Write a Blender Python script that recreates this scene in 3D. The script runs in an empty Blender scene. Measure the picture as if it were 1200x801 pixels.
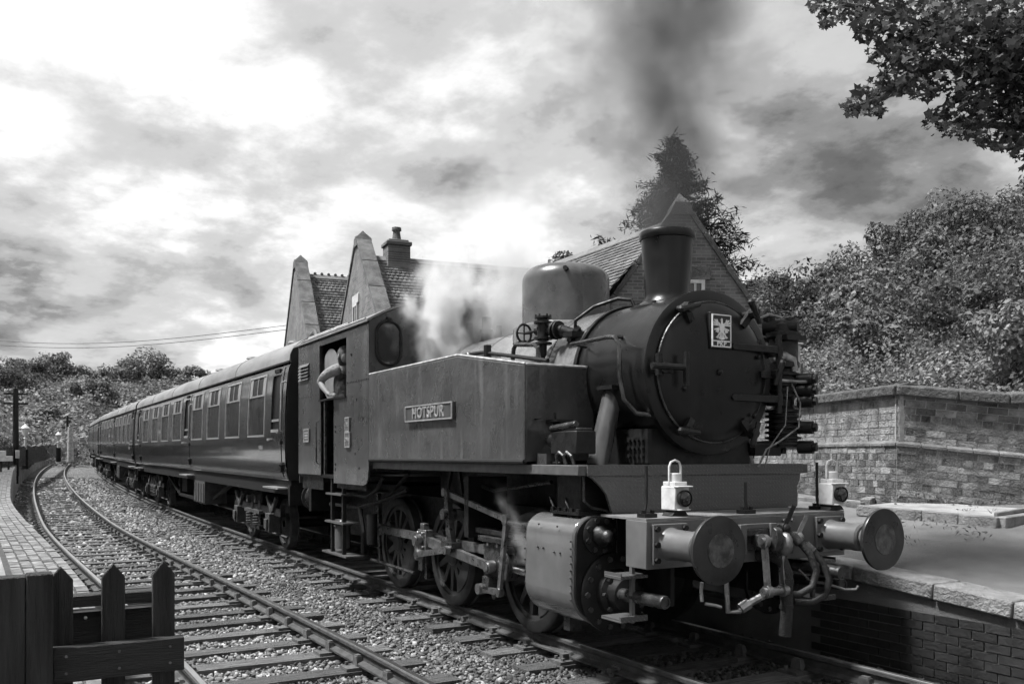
import bpy, bmesh, math, random
import numpy as np
from mathutils import Vector, Matrix
PI=math.pi; R=math.radians
rng=np.random.default_rng(7); random.seed(7)
SC=bpy.context.scene; COL=SC.collection

# ---------------------------------------------------------------- camera, sky, sun, exposure
CAM=Vector((10.642,-5.421,1.729)); YAW=.5188; FPX=1061.44; HY=532.63
VD=Vector((-math.cos(YAW),math.sin(YAW),0)); VR=Vector((math.sin(YAW),math.cos(YAW),0))
cd=bpy.data.cameras.new('camera'); cam=bpy.data.objects.new('camera',cd); COL.objects.link(cam); SC.camera=cam
cam.location=CAM; cam.rotation_euler=(R(90),0,math.atan2(-VD.x,VD.y))
cd.sensor_width=36; cd.lens=FPX/1200*36; cd.shift_y=(HY-400.5)/1200; cd.clip_start=.05; cd.clip_end=3000
SUN_DIR=Vector((-.18,-.44,.88)).normalized()
sd=bpy.data.lights.new('sun','SUN'); sd.energy=4.6; sd.angle=R(9); sd.color=(1,1,1)
so=bpy.data.objects.new('sun',sd); COL.objects.link(so); so.rotation_euler=SUN_DIR.to_track_quat('Z','Y').to_euler()
vs=SC.view_settings; vs.view_transform='Standard'; vs.look='None'; vs.exposure=0.95; vs.gamma=1; vs.use_curve_mapping=False
SC.cycles.use_denoising=True
SC.cycles.max_bounces=5; SC.cycles.diffuse_bounces=2; SC.cycles.glossy_bounces=3; SC.cycles.transmission_bounces=3; SC.cycles.volume_bounces=3; SC.cycles.use_adaptive_sampling=True; SC.cycles.adaptive_threshold=.025; SC.cycles.adaptive_min_samples=10; SC.cycles.transparent_max_bounces=12
SC.cycles.volume_step_rate=1.0; SC.cycles.volume_max_steps=192
def ray(px,py): return VD+VR*((px-600)/FPX)+Vector((0,0,(HY-py)/FPX))
def at(px,py,dep): return CAM+ray(px,py)*dep

W=bpy.data.worlds.new('World'); SC.world=W; W.use_nodes=True
def nodes(nt):
    def n(t,**k):
        o=nt.nodes.new(t)
        for a,b in k.items():
            if a=='inp':
                for i,v in b.items(): o.inputs[i].default_value=v
            else: setattr(o,a,b)
        return o
    return n
def build_world():
    nt=W.node_tree; nt.nodes.clear(); n=nodes(nt); L=nt.links.new
    out=n('ShaderNodeOutputWorld'); bg=n('ShaderNodeBackground',inp={1:.1}); L(bg.outputs[0],out.inputs[0])
    sky=n('ShaderNodeTexSky',sky_type='NISHITA',sun_disc=False,sun_elevation=math.asin(SUN_DIR.z),sun_rotation=math.atan2(SUN_DIR.x,SUN_DIR.y))
    bw=n('ShaderNodeRGBToBW'); L(sky.outputs[0],bw.inputs[0])
    tc=n('ShaderNodeTexCoord'); sep=n('ShaderNodeSeparateXYZ'); L(tc.outputs['Generated'],sep.inputs[0])
    def m(op,a,b=None,c=None,clamp=False):
        o=n('ShaderNodeMath',operation=op); o.use_clamp=clamp
        for i,v in enumerate((a,b,c)):
            if v is None: continue
            if isinstance(v,(int,float)): o.inputs[i].default_value=v
            else: L(v,o.inputs[i])
        return o.outputs[0]
    zz=m('ADD',m('MAXIMUM',sep.outputs[2],0.0),.24)
    px=m('DIVIDE',sep.outputs[0],zz); py=m('DIVIDE',sep.outputs[1],zz)
    cb=n('ShaderNodeCombineXYZ'); L(px,cb.inputs[0]); L(py,cb.inputs[1])
    def noise(vec,scale,det,rough,dist=0,off=(0,0,0)):
        mp=n('ShaderNodeMapping'); mp.inputs[1].default_value=off; L(vec,mp.inputs[0])
        o=n('ShaderNodeTexNoise',inp={2:scale,3:det,4:rough}); o.inputs['Distortion'].default_value=dist
        L(mp.outputs[0],o.inputs[0]); return o.outputs[0]
    big=noise(cb.outputs[0],1.15,11,.57,.1,(3.1,1.7,0)); fine=noise(cb.outputs[0],3.2,11,.58,.1,(8,2,4))
    base=m('ADD',m('MULTIPLY',big,.56),m('MULTIPLY',fine,.44))
    def blob(px_,py_,w,amp):
        d=ray(px_,py_).normalized(); dt=n('ShaderNodeVectorMath',operation='DOT_PRODUCT'); L(tc.outputs['Generated'],dt.inputs[0]); dt.inputs[1].default_value=d
        return m('MULTIPLY',m('POWER',m('MAXIMUM',dt.outputs['Value'],0.0),w),amp)
    v=base
    # darker undersides: a second, billowier layer
    lay=noise(cb.outputs[0],1.7,11,.57,.15,(1.3,6.2,2)); ls=n('ShaderNodeMapRange',interpolation_type='SMOOTHSTEP',inp={1:.40,2:.68,3:.05,4:-.10}); L(lay,ls.inputs[0]); v=m('ADD',v,ls.outputs[0])
    pat=noise(cb.outputs[0],3.0,10,.57,.15,(5.3,1.2,9)); ps=n('ShaderNodeMapRange',interpolation_type='SMOOTHSTEP',inp={1:.36,2:.60,3:.55,4:1.25}); L(pat,ps.inputs[0])
    # a bright break in the cloud near the sun, darker cloud banks low in the west
    for b in ((95,20,60,.17),(330,60,40,.02),(50,335,1000,-.19),(-30,342,800,-.15),(150,322,1800,-.14),(280,335,1400,-.12),(420,340,700,-.03),(560,130,70,-.04),(170,390,3500,.08),(60,400,2500,.06),(270,395,2500,.09),(1000,150,60,.03)):
        bl=blob(*b); v=m('ADD',v,m('MULTIPLY',bl,ps.outputs[0]) if b[3]<0 else bl)
    rp=n('ShaderNodeValToRGB'); L(v,rp.inputs[0]); cr=rp.color_ramp; cr.interpolation='EASE'
    cols=[(.26,.28),(.335,.75),(.395,1.5),(.45,2.5),(.51,3.5),(.64,6.2)]
    while len(cr.elements)<len(cols): cr.elements.new(.5)
    for e,(p,c) in zip(cr.elements,cols): e.position=p; e.color=(c/10,c/10,c/10,1)
    cl=n('ShaderNodeVectorMath',operation='SCALE'); L(rp.outputs[0],cl.inputs[0]); cl.inputs['Scale'].default_value=10
    # thin cover lets a little of the clear sky through
    mix=n('ShaderNodeMix',data_type='RGBA'); mix.inputs[0].default_value=.93
    L(bw.outputs[0],mix.inputs[6]); L(cl.outputs[0],mix.inputs[7]); L(mix.outputs[2],bg.inputs[0])
build_world()

# ---------------------------------------------------------------- materials (the picture is monochrome: greys only)
MATS={}
def mat(name,a,b=None,rough=.5,metal=0,scale=6,detail=5,bump=0,bscale=40,streak=0,streak_col=.4,rand=0,attr=None,spec=.5,coat=0,stretch=(1,1,1),lo=.35,hi=.65,trans=0,rvar=0):
    if name in MATS: return MATS[name]
    m=bpy.data.materials.new(name); m.use_nodes=True; nt=m.node_tree; n=nodes(nt); L=nt.links.new
    bs=nt.nodes['Principled BSDF']; bs.inputs['Roughness'].default_value=rough; bs.inputs['Metallic'].default_value=metal
    bs.inputs['Specular IOR Level'].default_value=spec; bs.inputs['Coat Weight'].default_value=coat; bs.inputs['Coat Roughness'].default_value=.08
    tc=n('ShaderNodeTexCoord'); mp=n('ShaderNodeMapping'); mp.inputs[3].default_value=stretch; L(tc.outputs['Object'],mp.inputs[0])
    oi=n('ShaderNodeObjectInfo')
    ofs=n('ShaderNodeVectorMath',operation='ADD'); L(mp.outputs[0],ofs.inputs[0])
    cbn=n('ShaderNodeMath',operation='MULTIPLY',inp={1:37.0}); L(oi.outputs['Random'],cbn.inputs[0]); L(cbn.outputs[0],ofs.inputs[1])
    b=a if b is None else b
    no=n('ShaderNodeTexNoise',inp={2:scale,3:detail,4:.6}); L(ofs.outputs[0],no.inputs[0])
    mr=n('ShaderNodeMapRange',inp={1:lo,2:hi,3:a,4:b}); L(no.outputs[0],mr.inputs[0]); val=mr.outputs[0]
    if streak:
        s=n('ShaderNodeMapping'); s.inputs[3].default_value=(6,6,.55); L(tc.outputs['Object'],s.inputs[0])
        sn=n('ShaderNodeTexNoise',inp={2:1.0,3:6,4:.65}); L(s.outputs[0],sn.inputs[0])
        s2=n('ShaderNodeMapRange',inp={1:.54,2:.76,3:0.0,4:streak}); L(sn.outputs[0],s2.inputs[0])
        mx=n('ShaderNodeMix',data_type='FLOAT'); L(s2.outputs[0],mx.inputs[0]); L(val,mx.inputs[2]); mx.inputs[3].default_value=streak_col; val=mx.outputs[0]
        if rvar:
            pass
    if rand:
        r1=n('ShaderNodeMapRange',inp={1:0,2:1,3:1-rand,4:1+rand}); L(oi.outputs['Random'],r1.inputs[0])
        mu=n('ShaderNodeMath',operation='MULTIPLY'); L(val,mu.inputs[0]); L(r1.outputs[0],mu.inputs[1]); val=mu.outputs[0]
    if attr:
        at_=n('ShaderNodeAttribute',attribute_name=attr); mu=n('ShaderNodeMath',operation='MULTIPLY'); L(val,mu.inputs[0]); L(at_.outputs['Fac'],mu.inputs[1]); val=mu.outputs[0]
    cb=n('ShaderNodeCombineColor'); [L(val,cb.inputs[i]) for i in range(3)]; L(cb.outputs[0],bs.inputs['Base Color'])
    if rvar:
        rr=n('ShaderNodeMapRange',inp={1:.3,2:.7,3:max(.05,rough-rvar),4:min(1,rough+rvar)}); rn=n('ShaderNodeTexNoise',inp={2:scale*1.7,3:4}); L(ofs.outputs[0],rn.inputs[0]); L(rn.outputs[0],rr.inputs[0]); L(rr.outputs[0],bs.inputs['Roughness'])
    if bump:
        bn=n('ShaderNodeTexNoise',inp={2:bscale,3:6,4:.6}); L(ofs.outputs[0],bn.inputs[0])
        bu=n('ShaderNodeBump',inp={0:1.0,1:bump}); L(bn.outputs[0],bu.inputs['Height']); L(bu.outputs[0],bs.inputs['Normal'])
    if trans:
        tr=n('ShaderNodeBsdfTranslucent'); L(cb.outputs[0],tr.inputs[0]); ms=n('ShaderNodeMixShader',inp={0:trans}); L(bs.outputs[0],ms.inputs[1]); L(tr.outputs[0],ms.inputs[2]); L(ms.outputs[0],nt.nodes['Material Output'].inputs[0])
    MATS[name]=m; return m

# ---------------------------------------------------------------- mesh helpers
class MB:
    def __init__(s): s.v=[]; s.f=[]
    def raw(s,v,f):
        k=len(s.v); s.v+= [tuple(p) for p in v]; s.f+=[tuple(i+k for i in q) for q in f]; return s
    def box(s,x0,x1,y0,y1,z0,z1):
        return s.raw([(x0,y0,z0),(x1,y0,z0),(x1,y1,z0),(x0,y1,z0),(x0,y0,z1),(x1,y0,z1),(x1,y1,z1),(x0,y1,z1)],
                     [(0,3,2,1),(4,5,6,7),(0,1,5,4),(1,2,6,5),(2,3,7,6),(3,0,4,7)])
    def bar(s,p,q,w,h,up=(0,0,1)):
        p=Vector(p); q=Vector(q); d=(q-p).normalized(); u=Vector(up); a=d.cross(u)
        if a.length<1e-4: a=d.cross(Vector((1,0,0)))
        a.normalize(); b=a.cross(d).normalized(); a=a*w/2; b=b*h/2
        return s.raw([p-a-b,p+a-b,p+a+b,p-a+b,q-a-b,q+a-b,q+a+b,q-a+b],[(0,1,2,3),(4,7,6,5),(0,4,5,1),(1,5,6,2),(2,6,7,3),(3,7,4,0)])
    def lathe(s,o,ax,prof,n=32,ref=None):
        o=Vector(o); ax=Vector(ax).normalized(); a=ax.cross(Vector(ref) if ref else (Vector((0,0,1)) if abs(ax.z)<.9 else Vector((1,0,0)))).normalized(); b=ax.cross(a)
        rings=[]
        for t,r in prof:
            if r<1e-6: rings.append([len(s.v)]); s.v.append(tuple(o+ax*t))
            else:
                k=len(s.v); rings.append(list(range(k,k+n)))
                for i in range(n):
                    an=2*PI*i/n; s.v.append(tuple(o+ax*t+a*(math.cos(an)*r)+b*(math.sin(an)*r)))
        for A,B in zip(rings,rings[1:]):
            if len(A)==1 and len(B)==1: continue
            for i in range(n):
                j=(i+1)%n
                if len(A)==1: s.f.append((A[0],B[j],B[i]))
                elif len(B)==1: s.f.append((A[i],A[j],B[0]))
                else: s.f.append((A[i],A[j],B[j],B[i]))
        return s
    def cyl(s,p,q,r,n=16,r2=None):
        p=Vector(p); q=Vector(q); h=(q-p).length
        return s.lathe(p,q-p,[(0,0),(0,r),(h,r if r2 is None else r2),(h,0)],n)
    def tube(s,pts,r,n=8,closed=False):
        P=[Vector(p) for p in pts]; N=len(P); rr=r if hasattr(r,'__len__') else [r]*N
        T=[((P[(i+1)%N]-P[i-1]) if closed else (P[min(i+1,N-1)]-P[max(i-1,0)])).normalized() for i in range(N)]
        u=T[0].cross(Vector((0,0,1)));
        if u.length<.1: u=T[0].cross(Vector((1,0,0)))
        u.normalize(); k=len(s.v)
        for i in range(N):
            u=(u-T[i]*u.dot(T[i])).normalized(); w=T[i].cross(u)
            for j in range(n):
                a=2*PI*j/n; s.v.append(tuple(P[i]+u*(math.cos(a)*rr[i])+w*(math.sin(a)*rr[i])))
        for i in range(N if closed else N-1):
            for j in range(n):
                a=k+i*n+j; b=k+i*n+(j+1)%n; c=k+((i+1)%N)*n+(j+1)%n; d=k+((i+1)%N)*n+j; s.f.append((a,b,c,d))
        if not closed: s.f.append(tuple(k+j for j in range(n))[::-1]); s.f.append(tuple(k+(N-1)*n+j for j in range(n)))
        return s
    def prism(s,poly,d0,d1,plane='xz'):
        # poly in plane coordinates, extruded along the third axis from d0 to d1
        def P(a,b,d): return {'xz':(a,d,b),'yz':(d,a,b),'xy':(a,b,d)}[plane]
        n=len(poly); k=len(s.v); s.v+=[P(a,b,d0) for a,b in poly]+[P(a,b,d1) for a,b in poly]
        s.f.append(tuple(range(k,k+n))); s.f.append(tuple(range(k+2*n-1,k+n-1,-1)))
        for i in range(n):
            j=(i+1)%n; s.f.append((k+i,k+n+i,k+n+j,k+j))
        return s
    def sphere(s,c,r,n=12,sq=(1,1,1)):
        m=n//2; k=len(s.v); c=Vector(c)
        prof=[(-math.cos(PI*i/m)*r,math.sin(PI*i/m)*r) for i in range(m+1)]
        b=len(s.v); s.lathe((0,0,0),(0,0,1),prof,n)
        for i in range(b,len(s.v)):
            v=s.v[i]; s.v[i]=(c.x+v[0]*sq[0],c.y+v[1]*sq[1],c.z+v[2]*sq[2])
        return s
    def bolts(s,pts,ax,r=.014,h=.016,n=6):
        for p in pts: s.cyl(Vector(p)-Vector(ax)*.004,Vector(p)+Vector(ax)*h,r,n)
        return s
    def xform(s,M,start=0):
        for i in range(start,len(s.v)): s.v[i]=tuple(M@Vector(s.v[i]))
        return s
def mesh(name,mb,recalc=True,smooth=40):
    me=bpy.data.meshes.new(name); me.from_pydata(mb.v,[],mb.f)
    if recalc:
        bm=bmesh.new(); bm.from_mesh(me); bmesh.ops.recalc_face_normals(bm,faces=bm.faces); bm.to_mesh(me); bm.free()
    if smooth:
        me.polygons.foreach_set('use_smooth',[True]*len(me.polygons)); me.set_sharp_from_angle(angle=R(smooth))
    me.update(); return me
def clusters(mb):
    n=len(mb.v); p=list(range(n))
    def fd(i):
        while p[i]!=i: p[i]=p[p[i]]; i=p[i]
        return i
    for f in mb.f:
        a=fd(f[0])
        for q in f[1:]:
            b=fd(q)
            if a!=b: p[b]=a
    g={}
    for f in mb.f: g.setdefault(fd(f[0]),[]).append(f)
    B=[]
    for k,fs in g.items():
        ids={i for f in fs for i in f}; vs=[mb.v[i] for i in ids]
        B.append([[min(v[a] for v in vs)-.004 for a in range(3)],[max(v[a] for v in vs)+.004 for a in range(3)],fs])
    ch_=True
    while ch_:
        ch_=False
        for i in range(len(B)):
            for j in range(i+1,len(B)):
                if all(B[i][0][a]<=B[j][1][a] and B[j][0][a]<=B[i][1][a] for a in range(3)):
                    x,y=B[i],B[j]; B[i]=[[min(x[0][a],y[0][a]) for a in range(3)],[max(x[1][a],y[1][a]) for a in range(3)],x[2]+y[2]]; del B[j]; ch_=True; break
            if ch_: break
    if len(B)<2: return [mb]
    out=[]
    for b in sorted(B,key=lambda b:-len(b[2])):
        ids=sorted({i for f in b[2] for i in f}); mp={i:k for k,i in enumerate(ids)}; q=MB(); q.v=[mb.v[i] for i in ids]; q.f=[tuple(mp[i] for i in f) for f in b[2]]; out.append(q)
    return out
def obj(name,mb,m,parent=None,bevel=0,smooth=40,label=None,kind=None,recalc=True):
    if isinstance(mb,MB) and parent is not None and kind is None and len(mb.f)<6000:
        cs=clusters(mb); r=None
        if len(cs)>1:
            for c in cs:
                o=obj_(name,c,m,parent,bevel,smooth,label,kind,recalc); r=r or o
            return r
    return obj_(name,mb,m,parent,bevel,smooth,label,kind,recalc)
def obj_(name,mb,m,parent=None,bevel=0,smooth=40,label=None,kind=None,recalc=True):
    me=mb if isinstance(mb,bpy.types.Mesh) else mesh(name,mb,recalc,smooth)
    if m and not me.materials: me.materials.append(m)
    o=bpy.data.objects.new(name,me); COL.objects.link(o); o.parent=parent
    if bevel:
        b=o.modifiers.new('bevel','BEVEL'); b.width=bevel; b.segments=2; b.limit_method='ANGLE'; b.angle_limit=R(40)
    if label: o['label']=label
    if kind: o['kind']=kind
    return o
def tag(o,label,cat=None,group=None,kind=None):
    o['label']=label
    if cat: o['category']=cat
    if group: o['group']=group
    if kind: o['kind']=kind
    return o
def empty(name,loc=(0,0,0),rz=0,parent=None):
    o=bpy.data.objects.new(name,None); COL.objects.link(o); o.location=loc; o.rotation_euler=(0,0,rz); o.parent=parent; o.empty_display_size=.2; return o
def text(name,body,size,m,parent,loc,rot,depth=.006,sx=1,bold=0):
    c=bpy.data.curves.new(name,'FONT'); c.body=body; c.size=size; c.extrude=depth; c.align_x='CENTER'; c.align_y='CENTER'; c.offset=bold; c.space_character=1.1; c.resolution_u=3
    t=bpy.data.objects.new(name,c); COL.objects.link(t); dg=bpy.context.evaluated_depsgraph_get(); me=bpy.data.meshes.new_from_object(t.evaluated_get(dg))
    COL.objects.unlink(t); bpy.data.objects.remove(t); me.materials.clear(); o=obj(name,me,m,parent); o.location=loc; o.rotation_euler=rot; o.scale=(sx,1,1); return o
def smoothstep(t): t=min(max(t,0),1); return t*t*(3-2*t)
def circ(c,r,n,a0=0,a1=2*PI): return [(c[0]+r*math.cos(a0+(a1-a0)*i/n),c[1]+r*math.sin(a0+(a1-a0)*i/n)) for i in range(n)]
def npmesh(name,V,F,m,attr=None,parent=None):
    # V (n,3) float, F (k,m) int, attr: {name: per-vertex floats}
    me=bpy.data.meshes.new(name); V=np.asarray(V,np.float32); F=np.asarray(F,np.int32); k,w=F.shape
    me.vertices.add(len(V)); me.vertices.foreach_set('co',V.ravel()); me.loops.add(k*w); me.loops.foreach_set('vertex_index',F.ravel())
    me.polygons.add(k); me.polygons.foreach_set('loop_start',np.arange(0,k*w,w,dtype=np.int32)); me.polygons.foreach_set('loop_total',np.full(k,w,np.int32))
    me.update(calc_edges=True)
    if attr:
        for a,vals in attr.items():
            at_=me.attributes.new(a,'FLOAT','POINT'); at_.data.foreach_set('value',np.asarray(vals,np.float32))
    me.materials.append(m); o=bpy.data.objects.new(name,me); COL.objects.link(o); o.parent=parent; return o

# track geometry: plan offset and gradient
def yc(x): return 5.6e-4*min(x+4,0)**2
def yl(x): return yc(x)-(3.3+.4*smoothstep((4-x)/19))
def zg(x):
    if x>0: return 0.
    return 2e-4*x*x if x>-30 else .18+.012*(-30-x)
# ================================================================ ground, tracks, ballast, platforms
def strip(name,xs,prof,m,kind='structure',parent=None):
    """sheet that follows the line: prof(x) -> list of (y,z)"""
    V=[];F=[]
    for x in xs: V+= [(x,y,z) for y,z in prof(x)]
    w=len(prof(xs[0]))
    for i in range(len(xs)-1):
        for j in range(w-1): a=i*w+j; F.append((a,a+1,a+w+1,a+w))
    me=bpy.data.meshes.new(name); me.from_pydata(V,[],F); me.materials.append(m)
    me.polygons.foreach_set('use_smooth',[True]*len(F)); me.set_sharp_from_angle(angle=R(35))
    o=bpy.data.objects.new(name,me); COL.objects.link(o); o.parent=parent
    if kind: o['kind']=kind
    return o
soil=mat('soil',.05,.12,rough=.95,scale=1.5,bump=.05,bscale=20)
GX=[-900,-500,-300,-150,-100,-70,-50,-40,-30,-20,-10,0,10,20,60,300]
def gz(x): return min(zg(x),2.0)-.48
strip('ground',GX,lambda x:[(y,gz(x)) for y in (-700,-300,-100,-40,-15,-5,0,5,15,40,100,300,700)],soil)
bedm=mat('ballast_bed',.05,.16,rough=.95,scale=26,detail=8,bump=.05,bscale=60)
XS=[12,9]+[8-.5*i for i in range(60)]+[-22-1.5*i for i in range(40)]+[-82-5*i for i in range(12)]
def bedz(x,y):
    a=abs(y-yc(x)); b=abs(y-yl(x)); d=min(a,b)
    return zg(x)-.232+.07*smoothstep((d-1.25)/.5)-.05*smoothstep((y-yc(x)-1.25)/.4)
strip('track_bed',XS,lambda x:[(y,bedz(x,y)) for y in [yl(x)-1.9]+[yl(x)+k*.25 for k in range(-6,7)]+[(yl(x)+yc(x))/2]+[yc(x)+k*.25 for k in range(-6,7)]+[yc(x)+1.75]],bedm)
# loose ballast stones lying on the bed
def ballast():
    tv=np.array([(-1,-1,-.7),(1,-1,-.7),(1,1,-.7),(-1,1,-.7),(-.75,-.8,.7),(.8,-.7,.7),(.7,.8,.7),(-.8,.7,.7)],float)*.5
    tf=np.array([(0,3,2,1),(4,5,6,7),(0,1,5,4),(1,2,6,5),(2,3,7,6),(3,0,4,7)])
    P=[];S=[]
    for x0,x1,den,sz in ((3,8.4,1150,.030),(-3,3,900,.032),(-10,-3,400,.046),(-20,-10,200,.058),(-34,-20,90,.075),(-52,-34,40,.095)):
        n=int((x1-x0)*6.3*den); x=rng.uniform(x0,x1,n); y=np.empty(n)
        t=rng.uniform(0,1,n); ya=np.array([yl(a) for a in x])-1.42; yb=np.array([yc(a) for a in x])+1.55
        y=ya+(yb-ya)*t; keep=np.ones(n,bool)
        for f in (yl,yc):
            yy=np.array([f(a) for a in x]); d=np.abs(y-yy)
            ph=np.abs(((x+100)%.7)-.35); on=(d<1.33)&(ph>.35-.125)
            keep&=~(on&(rng.uniform(0,1,n)>.025)); keep&=~((np.abs(d-.752)<.075))
        # hidden under the train
        ytr=np.array([yc(a) for a in x]); keep&=~((x<3.4)&(y>ytr-.55))
        x=x[keep];y=y[keep]; z=np.array([bedz(a,b) for a,b in zip(x,y)])+rng.uniform(-.006,.022,len(x))
        P.append(np.stack([x,y,z],1)); S.append(sz*rng.lognormal(0,.27,len(x)))
    P=np.concatenate(P); S=np.concatenate(S); n=len(P)
    A=rng.normal(size=(n,3,3)); Q,_=np.linalg.qr(A)
    sc=rng.uniform(.6,1.25,(n,1,3)); T=tv[None]*sc+rng.normal(0,.13,(n,8,3))
    V=np.einsum('nij,nkj->nki',Q,T)*S[:,None,None]; V[:,:,2]*=.8; V+=P[:,None,:]
    F=(tf[None]+8*np.arange(n)[:,None,None]).reshape(-1,4)
    # clean limestone in the middle of the left road, oily and darker near the locomotive road
    ytr=np.array([yc(a) for a in P[:,0]]); d=P[:,1]-ytr
    dark=np.clip((d+2.3)/1.5,0,1); oil=1-.62*dark
    pt=np.sin(P[:,0]*1.3+1.1*np.sin(P[:,1]*2.1))*np.sin(P[:,1]*1.7+.9*np.sin(P[:,0]*.8+1)); val=np.clip(rng.lognormal(0,.6,n),.2,3.0)*oil*(1+.32*pt)
    o=npmesh('ballast',V.reshape(-1,3),F,mat('ballast_stone',.085,.17,rough=.9,scale=30,attr='tone'),{'tone':np.repeat(val,8)})
    o['kind']='stuff'; o['label']='loose crushed stone ballast around the sleepers of both tracks'
ballast()

# rails, sleepers, chairs
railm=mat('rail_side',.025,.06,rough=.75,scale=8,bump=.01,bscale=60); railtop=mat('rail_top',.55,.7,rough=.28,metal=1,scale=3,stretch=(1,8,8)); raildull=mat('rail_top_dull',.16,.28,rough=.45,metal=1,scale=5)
sleepm=mat('sleeper_wood',.05,.17,rough=.9,scale=5,detail=8,stretch=(9,.7,9),bump=.03,bscale=25,rand=.35)
chairm=mat('chair_iron',.05,.10,rough=.8,scale=12,bump=.01)
RP=[(-.07,-.143),(.07,-.143),(.07,-.125),(.012,-.105),(.012,-.05),(.035,-.035),(.035,-.008),(.026,0),(-.026,0),(-.035,-.008),(-.035,-.035),(-.012,-.05),(-.012,-.105),(-.07,-.125)]
def sweep(name,f,off,poly,xs,m,parent):
    V=[];F=[];w=len(poly)
    for x in xs:
        y=f(x)+off; V+=[(x,y+a,zg(x)+b) for a,b in poly]
    for i in range(len(xs)-1):
        for j in range(w): a=i*w+j; b=i*w+(j+1)%w; F.append((a,b,b+w,a+w))
    F.append(tuple(range(w))); F.append(tuple(range((len(xs)-1)*w,len(xs)*w))[::-1])
    mb=MB(); mb.v=V; mb.f=F; return obj(name,mb,m,parent,smooth=30)
RX=[9+.0,7,5,3,1]+[-1-1.5*i for i in range(60)]+[-93-4*i for i in range(12)]
slm=mesh('sleeper',MB().box(-.125,.125,-1.3,1.3,-.13,0)); slm.materials.append(sleepm)
ch=MB().box(-.10,.10,-.19,.19,0,.03).prism([(-.075,.03),(.075,.03),(.05,.10),(-.05,.10)],-.055,-.02,'xz').prism([(-.06,.03),(.06,.03),(.045,.115),(-.045,.115)],.03,.085,'xz').box(-.03,.03,-.12,-.05,.03,.085)
ch.box(-.035,.035,.035,.075,.1,.125).cyl((-.06,-.14,.03),(-.06,-.14,.06),.018,6).cyl((.06,.14,.03),(.06,.14,.06),.018,6).cyl((.06,-.14,.03),(.06,-.14,.055),.018,6)
chm=mesh('rail_chair',ch); chm.materials.append(chairm)
def track(f,label,x0,x1,chairs_from,sides,topm):
    t=empty('railway_track',(0,0,0)); tag(t,label,'railway track','railway tracks through the station')
    for s in (-1,1):
        r=sweep('rail',f,s*.752,RP,RX,railm,t)
        sweep('running_surface',f,s*.752,[(-.024,.0),(.024,.0),(.022,.003),(-.022,.003)],RX,topm,r)
    n=int((x0-x1)/.7)
    for i in range(n):
        x=-100+.7*round((x0+100)/.7)-.7*i; a=math.atan(f(x+.5)-f(x-.5))
        s=obj('sleeper',slm,None,t); s.location=(x+random.uniform(-.02,.02),f(x),zg(x)-.178+random.uniform(-.012,.006)); s.rotation_euler=(random.uniform(-.006,.006),0,a+random.uniform(-.015,.015)); s.scale=(random.uniform(.92,1.08),random.uniform(.97,1.03),1)
        if x>chairs_from:
            for k in sides:
                c=obj('rail_chair',chm,None,s); c.location=(0,k*.752,0); c.rotation_euler=(0,0,0 if k<0 else PI)
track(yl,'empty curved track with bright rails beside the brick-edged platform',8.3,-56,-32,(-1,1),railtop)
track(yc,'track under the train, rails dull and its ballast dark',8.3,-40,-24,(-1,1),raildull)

# left platform: brick-paved edge, worn surface behind it
def plz(x): return zg(x)+.64+.34*smoothstep((-12-x)/22)-.125*max(0,x-2.6)
def ple(x): return yl(x)-1.45
platm=mat('platform_surface',.12,.32,rough=.9,scale=1.3,detail=9,bump=.02,bscale=50)
PX=[6.8-.6*i for i in range(60)]+[-29-2*i for i in range(40)]
pl=strip('platform',PX,lambda x:[(ple(x)+.02,zg(x)-.4),(ple(x)+.02,plz(x)-.07),(ple(x)-.01,plz(x)-.02),(ple(x)-.6,plz(x)-.02),(ple(x)-.66,plz(x)+.0),(ple(x)-3.2,plz(x)+.02),(ple(x)-7,plz(x)+.02)],platm)
pl['label']='curved platform with a brick-paved edge'
pvm=mat('paving_brick',.09,.22,rough=.85,scale=9,bump=.015,bscale=40,rand=.3)
brickm=mesh('paving_brick',MB().box(-.106,.106,-.043,.043,-.06,0)); brickm.materials.append(pvm)
rest=MB(); cnt=0; x=6.2
while x>-58:
    for k in range(5):
        xx=x+(.115 if k%2 else 0)+random.uniform(-.006,.006); yy=ple(xx)-.055-.103*k; z=plz(xx)+random.uniform(-.004,.006); a=math.atan(ple(xx+.5)-ple(xx-.5))
        if k==0: z+=.006
        if cnt<300:
            o=obj('paving_brick',brickm,None,pl); o.location=(xx,yy,z); o.rotation_euler=(random.uniform(-.02,.02),math.atan((plz(xx-.3)-plz(xx+.3))/.6),a+random.uniform(-.012,.012)); cnt+=1
        else:
            c,s=math.cos(a),math.sin(a); b=len(rest.v); rest.box(-.108,.108,-.048,.048,-.06,0)
            for i in range(b,len(rest.v)): v=rest.v[i]; rest.v[i]=(xx+v[0]*c-v[1]*s,yy+v[0]*s+v[1]*c,z+v[2])
    x-=.228
strip('paving_bed',PX,lambda x:[(ple(x)-.012,plz(x)-.016),(ple(x)-.56,plz(x)-.016)],mat('joint_dirt',.03,.06,rough=.95),None,pl)
o=obj('paving_bricks',rest,pvm,pl,recalc=False,smooth=0,kind='stuff')

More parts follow.
